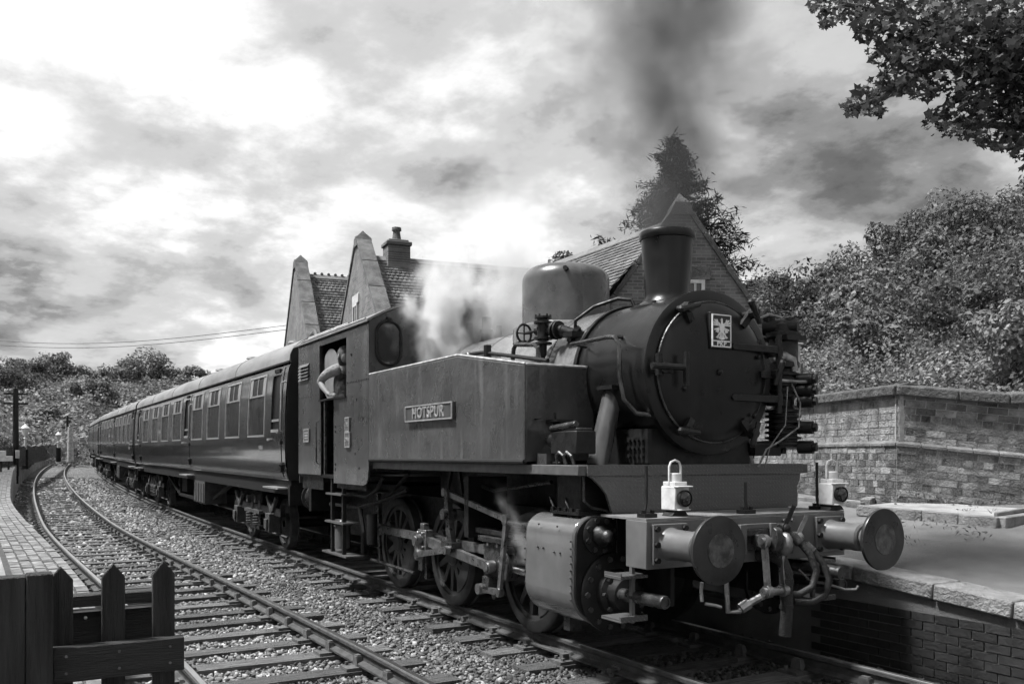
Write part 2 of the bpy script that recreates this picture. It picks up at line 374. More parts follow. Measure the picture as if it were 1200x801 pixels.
# right platform: tarmac rising towards the wall, ramped down at its end, stone coping
def prz(x,y):
    s=x-4.2; s=(.5*(s+math.sqrt(s*s+1.2)))
    return zg(x)+.76-.085*s+.062*max(0,y-1.6-yc(x))
def pre(x): return yc(x)+1.58
tarm=mat('tarmac',.07,.15,rough=.85,scale=1.3,detail=12,bump=.012,bscale=60,lo=.30,hi=.70)
QX=[13-.6*i for i in range(50)]+[-17-2*i for i in range(35)]
pr_=strip('platform',QX,lambda x:[(pre(x)+.02,zg(x)-.45),(pre(x)+.02,prz(x,pre(x))-.1),(pre(x)+.36,prz(x,pre(x))-.012)]+[(pre(x)+w,prz(x,pre(x)+w)) for w in (.42,1.5,3,4.5,6,8,12,18)],tarm)
pr_['label']='platform of worn tarmac ramping down beside the locomotive'
copm=mat('coping_stone',.13,.28,rough=.85,scale=5,detail=8,bump=.05,bscale=22,rand=.15)
x=9.4
while x>-9:
    l=random.uniform(.62,.98); a=math.atan(pre(x-.5)-pre(x)); mb=MB().box(-l/2+.006,l/2-.006,0,.40,-.14,.0)
    o=obj('coping_stone',mb,copm,pr_,bevel=.016); xm=x-l/2; o.location=(xm,pre(xm)-.03+random.uniform(-.008,.008),prz(xm,pre(xm))+.008); o.rotation_euler=(0,math.atan((prz(xm-.3,pre(xm))-prz(xm+.3,pre(xm)))/.6),0); x-=l
engm=mat('engineering_brick',.008,.02,rough=.7,scale=8,bump=.01,rand=.35)
ebm=mesh('brick',MB().box(-.107,.107,0,.1,-.033,.033)); ebm.materials.append(engm)
for r_ in range(10):
    z0=-.38+r_*.078
    x=9.3+(.112 if r_%2 else 0)
    while x>4.4:
        if z0<prz(x,1.6)-.20:
            o=obj('brick',ebm,None,pr_); o.location=(x,pre(x)+random.uniform(.004,.012),z0); 
        x-=.226

# ---------------- generic bonded brick panel; each brick its own object
STM=None
def brick_panel(parent,p0,p1,z0,h,slope,th,count,limit,rest,bm,inv=Matrix(),L=.262,H=.099):
    p0=Vector(p0); p1=Vector(p1); d=(p1-p0); ln=d.length; d.normalize(); nrm=Vector((d.y,-d.x,0))
    if nrm.dot(Vector((CAM.x,CAM.y,0))-p0)<0: nrm=-nrm
    ang=math.atan2(d.y,d.x); sl=math.atan(slope); rows=int(h/H)
    for r_ in range(rows):
        header=(r_%4==3); l=L/2 if header else L; u=-(l/2 if r_%2 else 0)
        while u<ln:
            a=max(u,0); b=min(u+l,ln); w=b-a-.013
            if w>.03:
                uc=(a+b)/2; pos=p0+d*uc; z=z0+slope*uc+(r_+.5)*H
                Mx=Matrix.Translation((pos.x,pos.y,z))@Matrix.Rotation(ang,4,'Z')@Matrix.Rotation(-sl,4,'Y')
                pr=random.uniform(-.004,.006); side=1 if (Matrix.Rotation(ang,3,'Z')@Vector((0,1,0))).dot(nrm)>0 else -1
                if count[0]<limit:
                    o=obj('brick',bm,None,parent); o.matrix_basis=inv@Mx@Matrix.Translation((0,side*(th+pr),0))@Matrix.Diagonal((w/.2,1,1,1)); count[0]+=1
                else:
                    k=len(rest.v); rest.box(-w/2,w/2,-.05,.05,-.044,.044); rest.xform(Mx@Matrix.Translation((0,side*(th+pr),0)),k)
            u+=l
    return nrm,ang
bwm=mat('wall_brick',.06,.22,rough=.9,scale=4.5,detail=7,bump=.05,bscale=30,rand=.6)
mortar=mat('mortar',.24,.40,rough=.95,scale=9,bump=.02,bscale=60)
wbm=mesh('brick',MB().box(-.1,.1,-.05,.05,-.044,.044)); wbm.materials.append(bwm)
def boundary_wall():
    w=empty('brick_wall',(2.29,5.55,1.0)); tag(w,'weathered brick boundary wall with stone coping behind the tarmac platform','brick wall')
    inv=Matrix.Translation((2.29,5.55,1.0)).inverted()
    cnt=[0]; rest=MB()
    A=Vector((2.29,5.55,0)); B=Vector((4.6,8.0,0)); D=Vector((-3.4,7.72,0))
    def slab(p,q,zb,zt,sl,off,th,name,m,bev=0,mb=None):
        d=(q-p); ln=d.length; d.normalize(); n=Vector((d.y,-d.x,0)); n=n if n.dot(CAM-p)>0 else -n
        mb=MB(); o_=p+n*off
        V=[]
        for (u,zz) in ((0,0),(ln,sl*ln)):
            for k in (0,1):
                for z in (zb,zt): V.append(o_+d*u-n*(th*k)+Vector((0,0,z+zz)))
        mb.raw(V,[(0,1,3,2),(4,6,7,5),(0,4,5,1),(2,3,7,6),(1,5,7,3),(0,2,6,4)])
        return obj(name,mb.xform(inv),m,w,bevel=bev)
    for p,q,sl in ((A,B,-.11),(A,D,0.0)):
        slab(p,q,.4,1.86,sl,-.003,.40,'mortar_core',mortar); slab(p,q,1.86,2.60,sl,-.053,.3,'mortar_core',mortar)
    def panel(p,q,z,h,sl,th): brick_panel(w,p,q,z,h,sl,th,cnt,300,rest,wbm,inv)
    A2=A; Bv=A+(B-A).normalized()*2.15; Dv=A+(D-A).normalized()*3.2
    # lower plinth then the set-back upper courses; nearest lengths first, brick by brick
    panel(A,Bv,.96,.90,-.11,-.045); panel(A,Bv,1.925,.70,-.11,-.095)
    panel(A,Dv,.96,.90,0,-.045); panel(A,Dv,1.925,.70,0,-.095)
    De=Dv; 
    brick_panel(w,Dv,D,.96,.90,0,-.045,[10**6],0,rest,wbm); brick_panel(w,Dv,D,1.925,.70,0,-.095,[10**6],0,rest,wbm)
    brick_panel(w,Bv,B,.96-.11*2.15,.90,-.11,-.045,[10**6],0,rest,wbm); brick_panel(w,Bv,B,1.925-.11*2.15,.70,-.11,-.095,[10**6],0,rest,wbm)
    obj('bricks',rest.xform(inv),bwm,w,recalc=False,smooth=0,kind='stuff')
    stm=mat('plinth_brick',.09,.17,rough=.85,scale=7,bump=.02,rand=.2)
    for p,q,sl in ((A,B,-.11),(A,D,0.0)):
        d=(q-p); ln=d.length; d.normalize(); u=0
        while u<ln-.1:
            l=min(.33,ln-u)-.008; a=p+d*u; b=p+d*(u+l); z=1.853+sl*u
            n=Vector((d.y,-d.x,0)); n=n if n.dot(CAM-p)>0 else -n
            V=[]
            for c,zz in ((a,z),(b,z+sl*l)):
                for off,dz in ((.028,0),(.028,.045),(-.06,.085),(-.06,0)): V.append(c+n*off+Vector((0,0,zz+dz)))
            obj('plinth_brick',MB().raw(V,[(0,1,2,3),(7,6,5,4),(0,4,5,1),(1,5,6,2),(2,6,7,3),(3,7,4,0)]).xform(inv),stm,w,bevel=.008); u+=.33
    d=(B-A).normalized(); n=Vector((d.y,-d.x,0)); n=n if n.dot(CAM-A)>0 else -n; V=[]
    for off in (-.045,-.36):
        for u,dz in ((1.42,-.06),(3.37,-.06),(3.37,.16*1.97-.005),(1.42,.0)): V.append(A+d*u+n*off+Vector((0,0,2.60-.11*u+dz)))
    obj('raking_course',MB().raw(V,[(0,1,2,3),(7,6,5,4),(0,4,5,1),(1,5,6,2),(2,6,7,3),(3,7,4,0)]).xform(inv),bwm,w)
    cm=mat('wall_coping',.045,.10,rough=.85,scale=5,detail=7,bump=.05,bscale=18,rand=.15)
    for p,q,sl,seg in ((A,B,-.11,(.0,.80,1.44,2.2,3.4)),(A,D,0,(0,.95,1.95,2.95,4.1,5.3,6.1))):
        d=(q-p).normalized(); n=Vector((d.y,-d.x,0)); n=n if n.dot(CAM-p)>0 else -n
        for i,(s0,s1) in enumerate(zip(seg,seg[1:])):
            up=0
            V=[]
            for u in (s0+.004,s1-.004):
                z=2.585+sl*u+(.16*max(0,u-1.4) if sl else 0)
                for off,dz in ((.05,-.02),(.05,.115),(-.20,.165),(-.47,.115),(-.47,-.02)): V.append(p+d*u+n*off+Vector((0,0,z+dz)))
            obj('coping_stone',MB().raw(V,[(0,1,2,3,4),(9,8,7,6,5)]+[(j,5+j,5+(j+1)%5,(j+1)%5) for j in range(5)]).xform(inv),cm,w,bevel=.018)
boundary_wall()

# timber-edged decks on the right platform
deckm=mat('deck_timber',.10,.24,rough=.9,scale=4,detail=8,stretch=(1,1,1),bump=.03,bscale=30,rand=.25); deckt=mat('deck_top',.20,.36,rough=.95,scale=3,detail=9,bump=.03,bscale=40)
def quad_prism(c,zt,zb):
    v=[Vector((p[0],p[1],0)) for p in c]
    return MB().raw([(p.x,p.y,zb+dz) for p,dz in zip(v,[0]*4)]+[(p.x,p.y,(zt[i] if hasattr(zt,'__len__') else zt)) for i,p in enumerate(v)],[(0,3,2,1),(4,5,6,7),(0,1,5,4),(1,2,6,5),(2,3,7,6),(3,0,4,7)])
def pix(px,py,z):
    d=ray(px,py); return CAM+d*((z-CAM.z)/d.z)
def decks():
    fl=pix(1007,592,1.06); fr=pix(1172,607,1.0); br=pix(1215,600,1.03); bl=pix(1066,586,1.07)
    d=empty('timber_deck',(fl.x,fl.y,.9)); tag(d,'low timber-edged deck along the foot of the brick wall','deck'); inv=Matrix.Translation((fl.x,fl.y,.9)).inverted()
    br=fr+(br-fr).normalized()*1.5
    back=Vector((2.3,5.48,0)); back2=Vector((4.5,7.8,0))
    obj('deck_top',quad_prism([fl,fr,br,bl],[1.055,.998,1.03,1.065],.7).xform(inv),deckt,d)
    def beam(p,q,z0,z1,w,h,name='edge_beam'):
        p=Vector((p.x,p.y,z0)); q=Vector((q.x,q.y,z1)); return obj(name,MB().bar(p,q,w,h).xform(inv),deckm,d,bevel=.012)
    n=4
    for i in range(n):
        a=fl.lerp(fr,i/n); b=fl.lerp(fr,(i+1)/n-.004); beam(a,b,1.0-.058*i/n,1.0-.058*(i+1)/n,.13,.14)
    beam(fr,br,.945,.975,.13,.14); e0=fr.lerp(br,.12)+Vector((-.15,.02,0)); beam(e0,e0+(br-fr).normalized()*1.2,1.03,1.07,.05,.05,'steel_bar')
    # second, broken slab nearer the locomotive
    a=pix(925,582,1.04); b=pix(1014,590,1.04); c=pix(1060,568,1.10); e=pix(925,566,1.10)
    s=empty('timber_deck',(b.x,b.y,.9)); tag(s,'broken timber deck behind the lamp at the buffer beam end','deck'); inv2=Matrix.Translation((b.x,b.y,.9)).inverted()
    obj('deck_top',quad_prism([a,b,c,e],1.04,.7).xform(inv2),deckt,s)
    obj('edge_beam',MB().bar((a.x,a.y,.99),(b.x,b.y,.99),.16,.15).xform(inv2),deckm,s,bevel=.012)
    obj('edge_beam',MB().bar((b.x,b.y,1.06),(c.x,c.y,1.09),.14,.10).xform(inv2),deckm,s,bevel=.012)
    rb=MB()
    for i in range(46):
        t=random.random(); p=b.lerp(c,t)+Vector((random.uniform(.02,.30),random.uniform(-.12,.05),0)); r=random.uniform(.02,.06); rb.box(p.x-r,p.x+r,p.y-r,p.y+r,.93,.95+random.uniform(.01,.06))
    o=obj('rubble',rb,mat('rubble',.08,.3,rough=.95,scale=14,bump=.03),None,recalc=False,smooth=0); tag(o,'loose rubble and broken timber beside the broken deck','rubble',kind='stuff')
decks()
# ================================================================ the locomotive (local frame: +x forward, near side is -y)
paint=mat('tank_paint',.040,.066,rough=.28,scale=1.6,detail=9,streak=.75,streak_col=.15,bump=.02,bscale=2.6,coat=.3,rvar=.12)
cabp=mat('cab_paint',.030,.048,rough=.30,scale=1.6,detail=7,streak=.4,streak_col=.11,bump=.003,bscale=4,coat=.25,rvar=.1)
boilp=mat('boiler_paint',.10,.17,rough=.2,scale=3,detail=7,streak=.3,streak_col=.3,coat=.6,rvar=.08)
smoke_=mat('smokebox_black',.005,.010,rough=.33,scale=3,detail=6,streak=.25,streak_col=.035,bump=.002,bscale=6,rvar=.08,spec=.32)
domep=mat('dome_paint',.045,.11,rough=.30,scale=2.5,detail=7,streak=.35,streak_col=.2,rvar=.12)
blk=mat('iron_black',.004,.010,rough=.5,scale=9,bump=.004,bscale=30,rvar=.12,spec=.35)
steel=mat('worn_steel',.15,.32,rough=.38,metal=.85,scale=10,bump=.006,bscale=30,rvar=.15)
oily=mat('oily_steel',.03,.09,rough=.34,metal=.6,scale=10,bump=.006,rvar=.12)
bright=mat('bright_steel',.6,.8,rough=.18,metal=1)
beamp=mat('beam_paint',.085,.125,rough=.38,scale=3,detail=6,streak=.15,streak_col=.05,coat=.1,rvar=.1)
clad=mat('cylinder_paint',.085,.125,rough=.2,scale=2,detail=5,coat=.5,rvar=.08)
wornp=mat('worn_edge',.16,.42,rough=.5,scale=14,detail=8)
white=mat('white_enamel',.36,.58,rough=.42,scale=9,detail=7,lo=.3,hi=.55,streak=.25,streak_col=.4)
glassd=mat('dark_glass',.012,.02,rough=.06,spec=.8)
rubber=mat('hose_rubber',.008,.02,rough=.6,scale=20,bump=.01,bscale=60)
def checker():
    m=mat('checker_plate',.085,.15,rough=.42,metal=.2,scale=6); nt=m.node_tree; n=nodes(nt); L=nt.links.new
    tc=n('ShaderNodeTexCoord'); mp=n('ShaderNodeMapping'); mp.inputs[2].default_value=(R(45),0,0); mp.inputs[3].default_value=(30,30,30); L(tc.outputs['Object'],mp.inputs[0])
    sx=n('ShaderNodeSeparateXYZ'); L(mp.outputs[0],sx.inputs[0])
    cbx=n('ShaderNodeCombineXYZ'); L(sx.outputs[1],cbx.inputs[0]); L(sx.outputs[2],cbx.inputs[1])
    br=n('ShaderNodeTexBrick',inp={5:.22,6:.1}); br.offset=.5; br.inputs['Scale'].default_value=.55; br.inputs['Brick Width'].default_value=.9; br.inputs['Row Height'].default_value=.45; L(cbx.outputs[0],br.inputs[0])
    bu=n('ShaderNodeBump',inp={0:1.0,1:.05}); L(br.outputs['Fac'],bu.inputs['Height']); bu.invert=True; L(bu.outputs[0],nt.nodes['Principled BSDF'].inputs['Normal'])
    mr=n('ShaderNodeMapRange',inp={1:0,2:1,3:.36,4:.09}); L(br.outputs['Fac'],mr.inputs[0]); cc=n('ShaderNodeCombineColor'); [L(mr.outputs[0],cc.inputs[i]) for i in range(3)]; L(cc.outputs[0],nt.nodes['Principled BSDF'].inputs['Base Color'])
    return m
chk=checker()
LOCO=empty('steam_locomotive',(0,0,0),-.0076); tag(LOCO,'dark six-coupled steam tank engine with its smokebox facing the camera','steam locomotive')
def P(name,mb,m,parent=None,bevel=0,smooth=40,label=None,kind=None): return obj(name,mb,m,parent or LOCO,bevel,smooth,label,kind)
ZC=2.44
# --- frames, footplate
mb=MB().box(-3.2,4.9,-.62,-.58,.5,1.20).box(-3.2,4.9,.58,.62,.5,1.20); P('frame_plate',mb,blk)
P('footplate',MB().box(-.1,4.572,-1.30,1.30,1.559,1.644),mat('footplate_edge',.05,.09,rough=.5,scale=8,rvar=.1),bevel=.006)
P('belly_plate',MB().box(.2,3.7,-.5,.5,1.2,1.6).box(3.75,4.56,-.57,.57,1.2,1.95),blk)
# --- side tanks
for s in (-1,1):
    prof=[(-.12,1.665),(3.80,1.665),(3.80,2.53),(2.444,2.735),(-.12,2.735)]
    t=P('side_tank',MB().prism(prof,s*1.35,s*.60,'xz'),paint,bevel=.022,label='grey water tank on the '+('near' if s<0 else 'far')+' side of the boiler')
    P('top_beading',MB().tube([(-.1,s*1.338,2.735),(2.444,s*1.338,2.735),(3.79,s*1.338,2.532)],.016,6).tube([(3.797,s*1.338,2.53),(3.797,s*.62,2.53)],.014,6),wornp,t)
    P('bottom_beading',MB().tube([(-.1,s*1.338,1.668),(3.78,s*1.338,1.668)],.026,8),mat('dull_black',.004,.008,rough=.9),t)
    P('corner_seam',MB().tube([(3.802,s*1.352,1.69),(3.802,s*1.352,2.53)],.012,6),paint,t)
near=[o for o in LOCO.children if o.name.startswith('side_tank')][0]
# nameplate
npl=P('nameplate',MB().box(1.175,2.40,-1.385,-1.348,2.095,2.272),mat('plate_ground',.035,.06,rough=.5,scale=8),bevel=.004)
mb=MB()
for a in (2.095,2.257): mb.box(1.175,2.40,-1.395,-1.384,a,a+.015)
for a in (1.175,2.385): mb.box(a,a+.015,-1.395,-1.384,2.11,2.257)
brass=mat('polished_letter',.30,.5,rough=.4,metal=.5,scale=14)
P('plate_border',mb,brass,npl)
text('lettering','HOTSPUR',.172,brass,npl,(1.787,-1.389,2.181),(R(90),0,0),.006,1.02,.0015)
# tank step bracket and filler details
P('lamp_bracket',MB().box(3.80,3.98,-1.13,-.96,2.02,2.04).prism([(3.80,2.02),(3.95,2.02),(3.80,1.87)],-1.06,-1.03,'xz').box(3.8,3.985,-1.25,-1.23,2.04,2.05).cyl((3.9,-1.10,2.04),(3.9,-1.10,2.10),.012,6),blk,near)
mb=MB().tube([(2.95,-1.0,2.60),(2.98,-1.0,2.76),(3.02,-1.0,2.80),(3.38,-1.0,2.76),(3.44,-1.0,2.72),(3.46,-1.0,2.5)],.022,8); P('tank_handrail',mb,oily,near)
P('tank_lid',MB().prism([(1.1,2.735),(2.3,2.735),(2.25,2.80),(1.15,2.80)],-1.15,-.75,'xz'),paint,near,bevel=.02)
P('tank_pipe',MB().tube([(.9,-1.15,2.78),(1.6,-1.12,2.79),(2.5,-1.1,2.77),(3.2,-1.08,2.66),(3.7,-1.05,2.58)],.02,7).cyl((2.62,-1.1,2.70),(2.62,-1.1,2.83),.04,8),blk,near)
# --- cab
def arch(y): return 1.09+math.sqrt(2.694**2-y*y)
for s in (-1,1):
    out=[(-3.2,1.44),(-2.07,1.44),(-2.07,3.30),(-.95,3.30),(-.95,2.52),(-1.48,2.52),(-1.48,1.34),(-.28,1.34),(-.19,1.36),(-.13,1.43),(-.10,1.56),(-.095,3.425),(-3.2,3.425)]
    c=P('cab_side',MB().prism(out,s*1.352,s*1.335,'xz'),cabp,label='grey cab side sheet with a doorway')
    if s<0:
        CABS=c
        mb=MB()
        for k in range(5): mb.raw([(-3.13,-1.352,2.87+.05*k),(-2.62,-1.352,2.87+.05*k),(-2.62,-1.385,2.855+.05*k),(-3.13,-1.385,2.855+.05*k),(-3.13,-1.352,2.905+.05*k),(-2.62,-1.352,2.905+.05*k)],[(0,1,2,3),(3,2,5,4),(0,3,4),(1,5,2)])
        P('louvre',mb,cabp,c)
        mb=MB().box(-2.09,-2.05,-1.37,-1.33,2.5,3.3).box(-2.1,-.94,-1.38,-1.33,2.495,2.52); P('door_trim',mb,blk,c)
        P('door_pillar',MB().box(-1.90,-1.86,-1.36,-1.33,1.45,2.49),oily,c)
        P('handrail',MB().tube([(-2.13,-1.36,1.6),(-2.13,-1.40,1.62),(-2.13,-1.40,2.2),(-2.13,-1.36,2.22)],.012,6),oily,c)
        mb=MB()
        for k in range(14): mb.cyl((-.9+.06*k,-1.35,2.685),(-.9+.06*k,-1.358,2.685),.014,6)
        for k in range(9): mb.cyl((-3.15+.12*k,-1.35,2.60),(-3.15+.12*k,-1.358,2.60),.014,6)
        for q in ((-.9,2.2),(-.55,2.45),(-.3,2.2),(-1.4,2.12),(-1.4,2.05),(-1.4,1.6),(-1.4,1.53),(-.45,1.56),(-.6,1.75),(-.75,3.05)): mb.cyl((q[0],-1.35,q[1]),(q[0],-1.362,q[1]),.018,8)
        P('rivets',mb,oily,c,kind='stuff')
    P('cab_skirt',MB().box(-3.15,-2.12,s*1.30,s*1.28,1.22,1.46).box(-1.46,-.3,s*1.31,s*1.29,1.27,1.36),blk,c)
P('cab_front',MB().prism([(-1.34,1.6)]+[(1.34,1.6)]+[(1.34-.134*k,arch(1.34-.134*k)-.01) for k in range(21)],-.112,-.094,'yz'),cabp)
P('cab_rear',MB().prism([(-1.34,1.3)]+[(1.34,1.3)]+[(1.34-.134*k,arch(1.34-.134*k)-.01) for k in range(21)],-3.2,-3.185,'yz'),cabp)
P('cab_floor',MB().box(-3.18,-.12,-1.33,1.33,1.40,1.45),blk)
mb=MB(); ys=[-1.40+.1*k for k in range(29)]
for i,y in enumerate(ys): mb.v+=[(-3.30,y,arch(y)+.0),(-.02,y,arch(y)),(-3.30,y,arch(y)+.03),(-.02,y,arch(y)+.03)]
for i in range(28):
    a=4*i; b=a+4; mb.f+=[(a,a+1,b+1,b),(a+2,b+2,b+3,a+3),(a,b,b+2,a+2),(a+1,a+3,b+3,b+1)]
mb.f+=[(0,2,3,1),(112,113,115,114)]
rf=P('cab_roof',mb,mat('cab_roof_paint',.12,.2,rough=.5,scale=3,rvar=.1))
P('rain_strip',MB().tube([(-2.9,-1.392,3.435),(-.1,-1.392,3.435)],.014,6).tube([(-2.7,-1.33,3.475),(-.9,-1.33,3.475)],.022,6),wornp,rf)
P('lifting_eye',MB().tube([(-2.9,-1.25,3.45),(-2.82,-1.25,3.56),(-2.66,-1.25,3.58),(-2.58,-1.25,3.48)],.035,8),beamp,rf)
for s in (-1,1):
    def ov(w,h,n=28): 
        p=[]
        for k in range(n):
            a=2*PI*k/n; p.append((s*1.089+w*math.cos(a),3.142+(h-w)*(1 if math.sin(a)>0 else -1)*(1 if abs(math.sin(a))>1e-6 else 0)+w*math.sin(a)))
        return p
    wdw=P('cab_window',MB().prism(ov(.15,.262),-.094,-.086,'yz'),glassd)
    P('window_frame',MB().tube([(-.082,a,b) for a,b in ov(.165,.278,36)],.020,8,closed=True),blk,wdw)
    P('latch',MB().box(-.09,-.06,s*1.089-.03,s*1.089+.03,3.41,3.47),blk,wdw)
# pale oval look-out pane swung out in the doorway
P('lookout_pane',MB().prism([( -1.77+.37*math.cos(2*PI*k/28),2.87+.36*math.sin(2*PI*k/28)*(1.0) ) for k in range(28)],-1.305,-1.295,'xz'),mat('dusty_glass',.16,.22,rough=.25,scale=3,spec=.6),label='pale dusty oval pane inside the cab doorway')
# works plates
for (x,z,w,h) in ((-.86,2.13,.16,.2),(-.85,1.93,.2,.21),(-2.72,2.02,.27,.2)):
    p=P('works_plate',MB().box(x-w/2,x+w/2,-1.375,-1.35,z-h/2,z+h/2),mat('plate_ground2',.06,.1,rough=.5,scale=20),bevel=.006)
    mb=MB()
    for k in (-1,1): mb.box(x-w/2,x+w/2,-1.38,-1.374,z+k*(h/2-.01)-.008,z+k*(h/2-.01)+.008).box(x+k*(w/2-.01)-.008,x+k*(w/2-.01)+.008,-1.38,-1.374,z-h/2+.02,z+h/2-.02)
    P('plate_border',mb,brass,p)
    if w<.19: text('lettering','TKh',.085,brass,p,(x,-1.376,z),(R(90),0,0),.004)
    elif w<.25: text('lettering','2944',.08,brass,p,(x,-1.376,z),(R(90),0,0),.004)
    else: P('relief',MB().box(x-.09,x+.09,-1.379,-1.374,z+.03,z+.05).box(x-.08,x+.08,-1.379,-1.374,z-.01,z+.01).box(x-.09,x+.09,-1.379,-1.374,z-.05,z-.03),brass,p)
# --- boiler
bo=P('boiler',MB().lathe((-.1,0,ZC),(1,0,0),[(0,0),(0,.715),(3.72,.715),(3.72,0)],64),boilp)
for x in (.45,1.5,3.05): P('boiler_band',MB().lathe((x,0,ZC),(1,0,0),[(0,.714),(0,.7195),(.06,.7195),(.06,.714)],64),boilp,bo)
def saddle(o,R_,rb,prof_top): pass
dm=MB().lathe((2.36,0,0),(0,0,1),[(2.95,.475),(3.60,.475)]+[(3.60+.16*math.sin(a),.475-.16+.16*math.cos(a)) for a in [PI/2*k/8 for k in range(1,9)]]+[(3.785,.16),(3.79,0)],56)
do=P('dome',dm,domep,label='tall rounded steam dome with a dull sheen on the boiler top')
P('dome_flange',MB().lathe((2.36,0,0),(0,0,1),[(2.93,.58),(3.085,.575),(3.10,.52),(3.13,.48)],48),boilp,do)
P('dome_plug',MB().cyl((2.75,-.24,3.66),(2.80,-.29,3.66),.025,8),blk,do)
# safety valves and whistle
for (x,y,h,r) in ((.50,.0,.42,.07),(.30,-.14,.36,.055),(.42,.22,.34,.05)):
    P('safety_valve' if h>.4 else 'whistle',MB().lathe((x,y,3.05),(0,0,1),[(0,r*1.4),(.12,r*1.4),(.12,r),(h*.55,r),(h*.55,r*1.25),(h*.62,r*1.25),(h*.62,r*.9),(h,r*.8),(h,0)],16),blk)
# clack valve with handwheel
SHV=Matrix.Translation((3.12,-.75,2.94))@Matrix.Scale(.80,4)@Matrix.Translation((-2.50,.92,-3.105))
cv=P('clack_valve',MB().cyl((2.50,-.92,2.98),(2.50,-.92,3.24),.07,14).cyl((2.50,-.92,3.19),(2.50,-.92,3.215),.115,14).cyl((2.50,-.92,3.25),(2.50,-.92,3.275),.105,14).cyl((2.50,-.92,3.02),(2.50,-.92,2.995),.115,14).cyl((2.50,-.92,2.96),(2.50,-.92,2.935),.11,14)
   .cyl((2.36,-.92,3.12),(2.80,-.82,3.08),.062,14).cyl((2.67,-.855,3.095),(2.70,-.85,3.09),.115,14).cyl((2.725,-.845,3.09),(2.75,-.84,3.09),.11,14).cyl((2.78,-.83,3.08),(2.90,-.72,3.02),.07,12).cyl((2.885,-.745,3.04),(2.91,-.715,3.01),.115,12)
   .tube([(2.50,-.92,2.96),(2.51,-.93,2.82),(2.44,-.94,2.74),(2.2,-.95,2.70),(1.9,-.95,2.66)],.05,10).cyl((2.36,-.92,3.12),(2.1,-.95,3.115),.018,8).xform(SHV),blk,label='black steam valve with a handwheel beside the dome')
hw=[(2.09,-.95+.115*math.cos(2*PI*k/20)*.9,3.115+.115*math.sin(2*PI*k/20)) for k in range(20)]
P('handwheel',MB().tube(hw,.016,8,closed=True).bar(hw[0],hw[10],.014,.014).bar(hw[5],hw[15],.014,.014).xform(SHV),blk,cv)
mb=MB()
for x in (3.19,3.26,2.985,3.015): pass
P('bolts',MB().bolts([(2.50+.09*math.cos(a),-.92+.09*math.sin(a),3.275) for a in [2*PI*k/6 for k in range(6)]],(0,0,1),.013,.025).xform(SHV),blk,cv,kind='stuff')
# --- smokebox
sb=P('smokebox',MB().lathe((3.60,0,ZC),(1,0,0),[(0,.69),(0,.725),(.05,.725),(.05,.70),(1.045,.70),(1.045,.0)],72),smoke_,label='black riveted smokebox drum')
P('front_ring',MB().lathe((4.64,0,ZC),(1,0,0),[(0,.695),(0,.715),(.035,.715),(.045,.70),(.05,.585),(.05,.55)],72),smoke_,sb)
dr=P('smokebox_door',MB().lathe((4.69,0,ZC),(1,0,0),[(0,.615),(.018,.615),(.03,.60),(.045,.58),(.07,.50),(.085,.38),(.095,.2),(.098,0)],72),smoke_,label='round black smokebox door with hinge straps and clamps')
P('door_rim',MB().tube([(4.715,.607*math.cos(2*PI*k/64),ZC+.607*math.sin(2*PI*k/64)) for k in range(64)],.009,6,closed=True),oily,dr)
for z in (2.665,2.225): P('hinge_strap',MB().prism([(.16,z-.028),(.62,z-.033),(.70,z-.033),(.70,z+.033),(.62,z+.033),(.16,z+.028),(.14,z)],4.765,4.80,'yz'),blk,dr,bevel=.006)
P('hinge_post',MB().cyl((4.77,.72,2.10),(4.77,.72,2.80),.028,10).box(4.66,4.80,.68,.74,2.17,2.28).box(4.66,4.80,.68,.74,2.61,2.72),blk,dr)
P('door_knob',MB().sphere((4.795,0,ZC-.005),.028,10).sphere((4.775,-.37,ZC-.16),.025,8).sphere((4.775,-.30,ZC+.42),.022,8).sphere((4.775,.47,ZC+.15),.022,8).sphere((4.775,.42,ZC-.37),.025,8),blk,dr)
for a in (0,55,125,180,235,305):
    ca,sa=math.cos(R(a)),math.sin(R(a)); r=.635
    mb=MB().cyl((4.66,r*ca,ZC+r*sa),(4.83,r*ca,ZC+r*sa),.03,10).cyl((4.80,r*ca,ZC+r*sa),(4.855,r*ca,ZC+r*sa),.045,8)
    mb.bar((4.79,r*ca*1.06,ZC+r*sa*1.06),(4.76,.50*ca,ZC+.50*sa),.06,.045,(1,0,0))
    if a==180: mb.tube([(4.86,-.78,ZC+.01),(4.86,-.42,ZC+.01)],.026,8).tube([(4.87,-.43,ZC-.14),(4.87,-.43,ZC+.14)],.026,8).cyl((4.80,-.66,ZC+.12),(4.80,-.66,ZC-.06),.03,8)
    else:
        t=R(a+(70 if a<180 else -60)); mb.tube([(4.84,r*ca-.10*math.cos(t),ZC+r*sa-.10*math.sin(t)),(4.86,r*ca+.10*math.cos(t),ZC+r*sa+.10*math.sin(t))],[.022,.028],8); mb.sphere((4.86,r*ca+.11*math.cos(t),ZC+r*sa+.11*math.sin(t)),.032,8)
    P('door_clamp',mb,blk,dr)
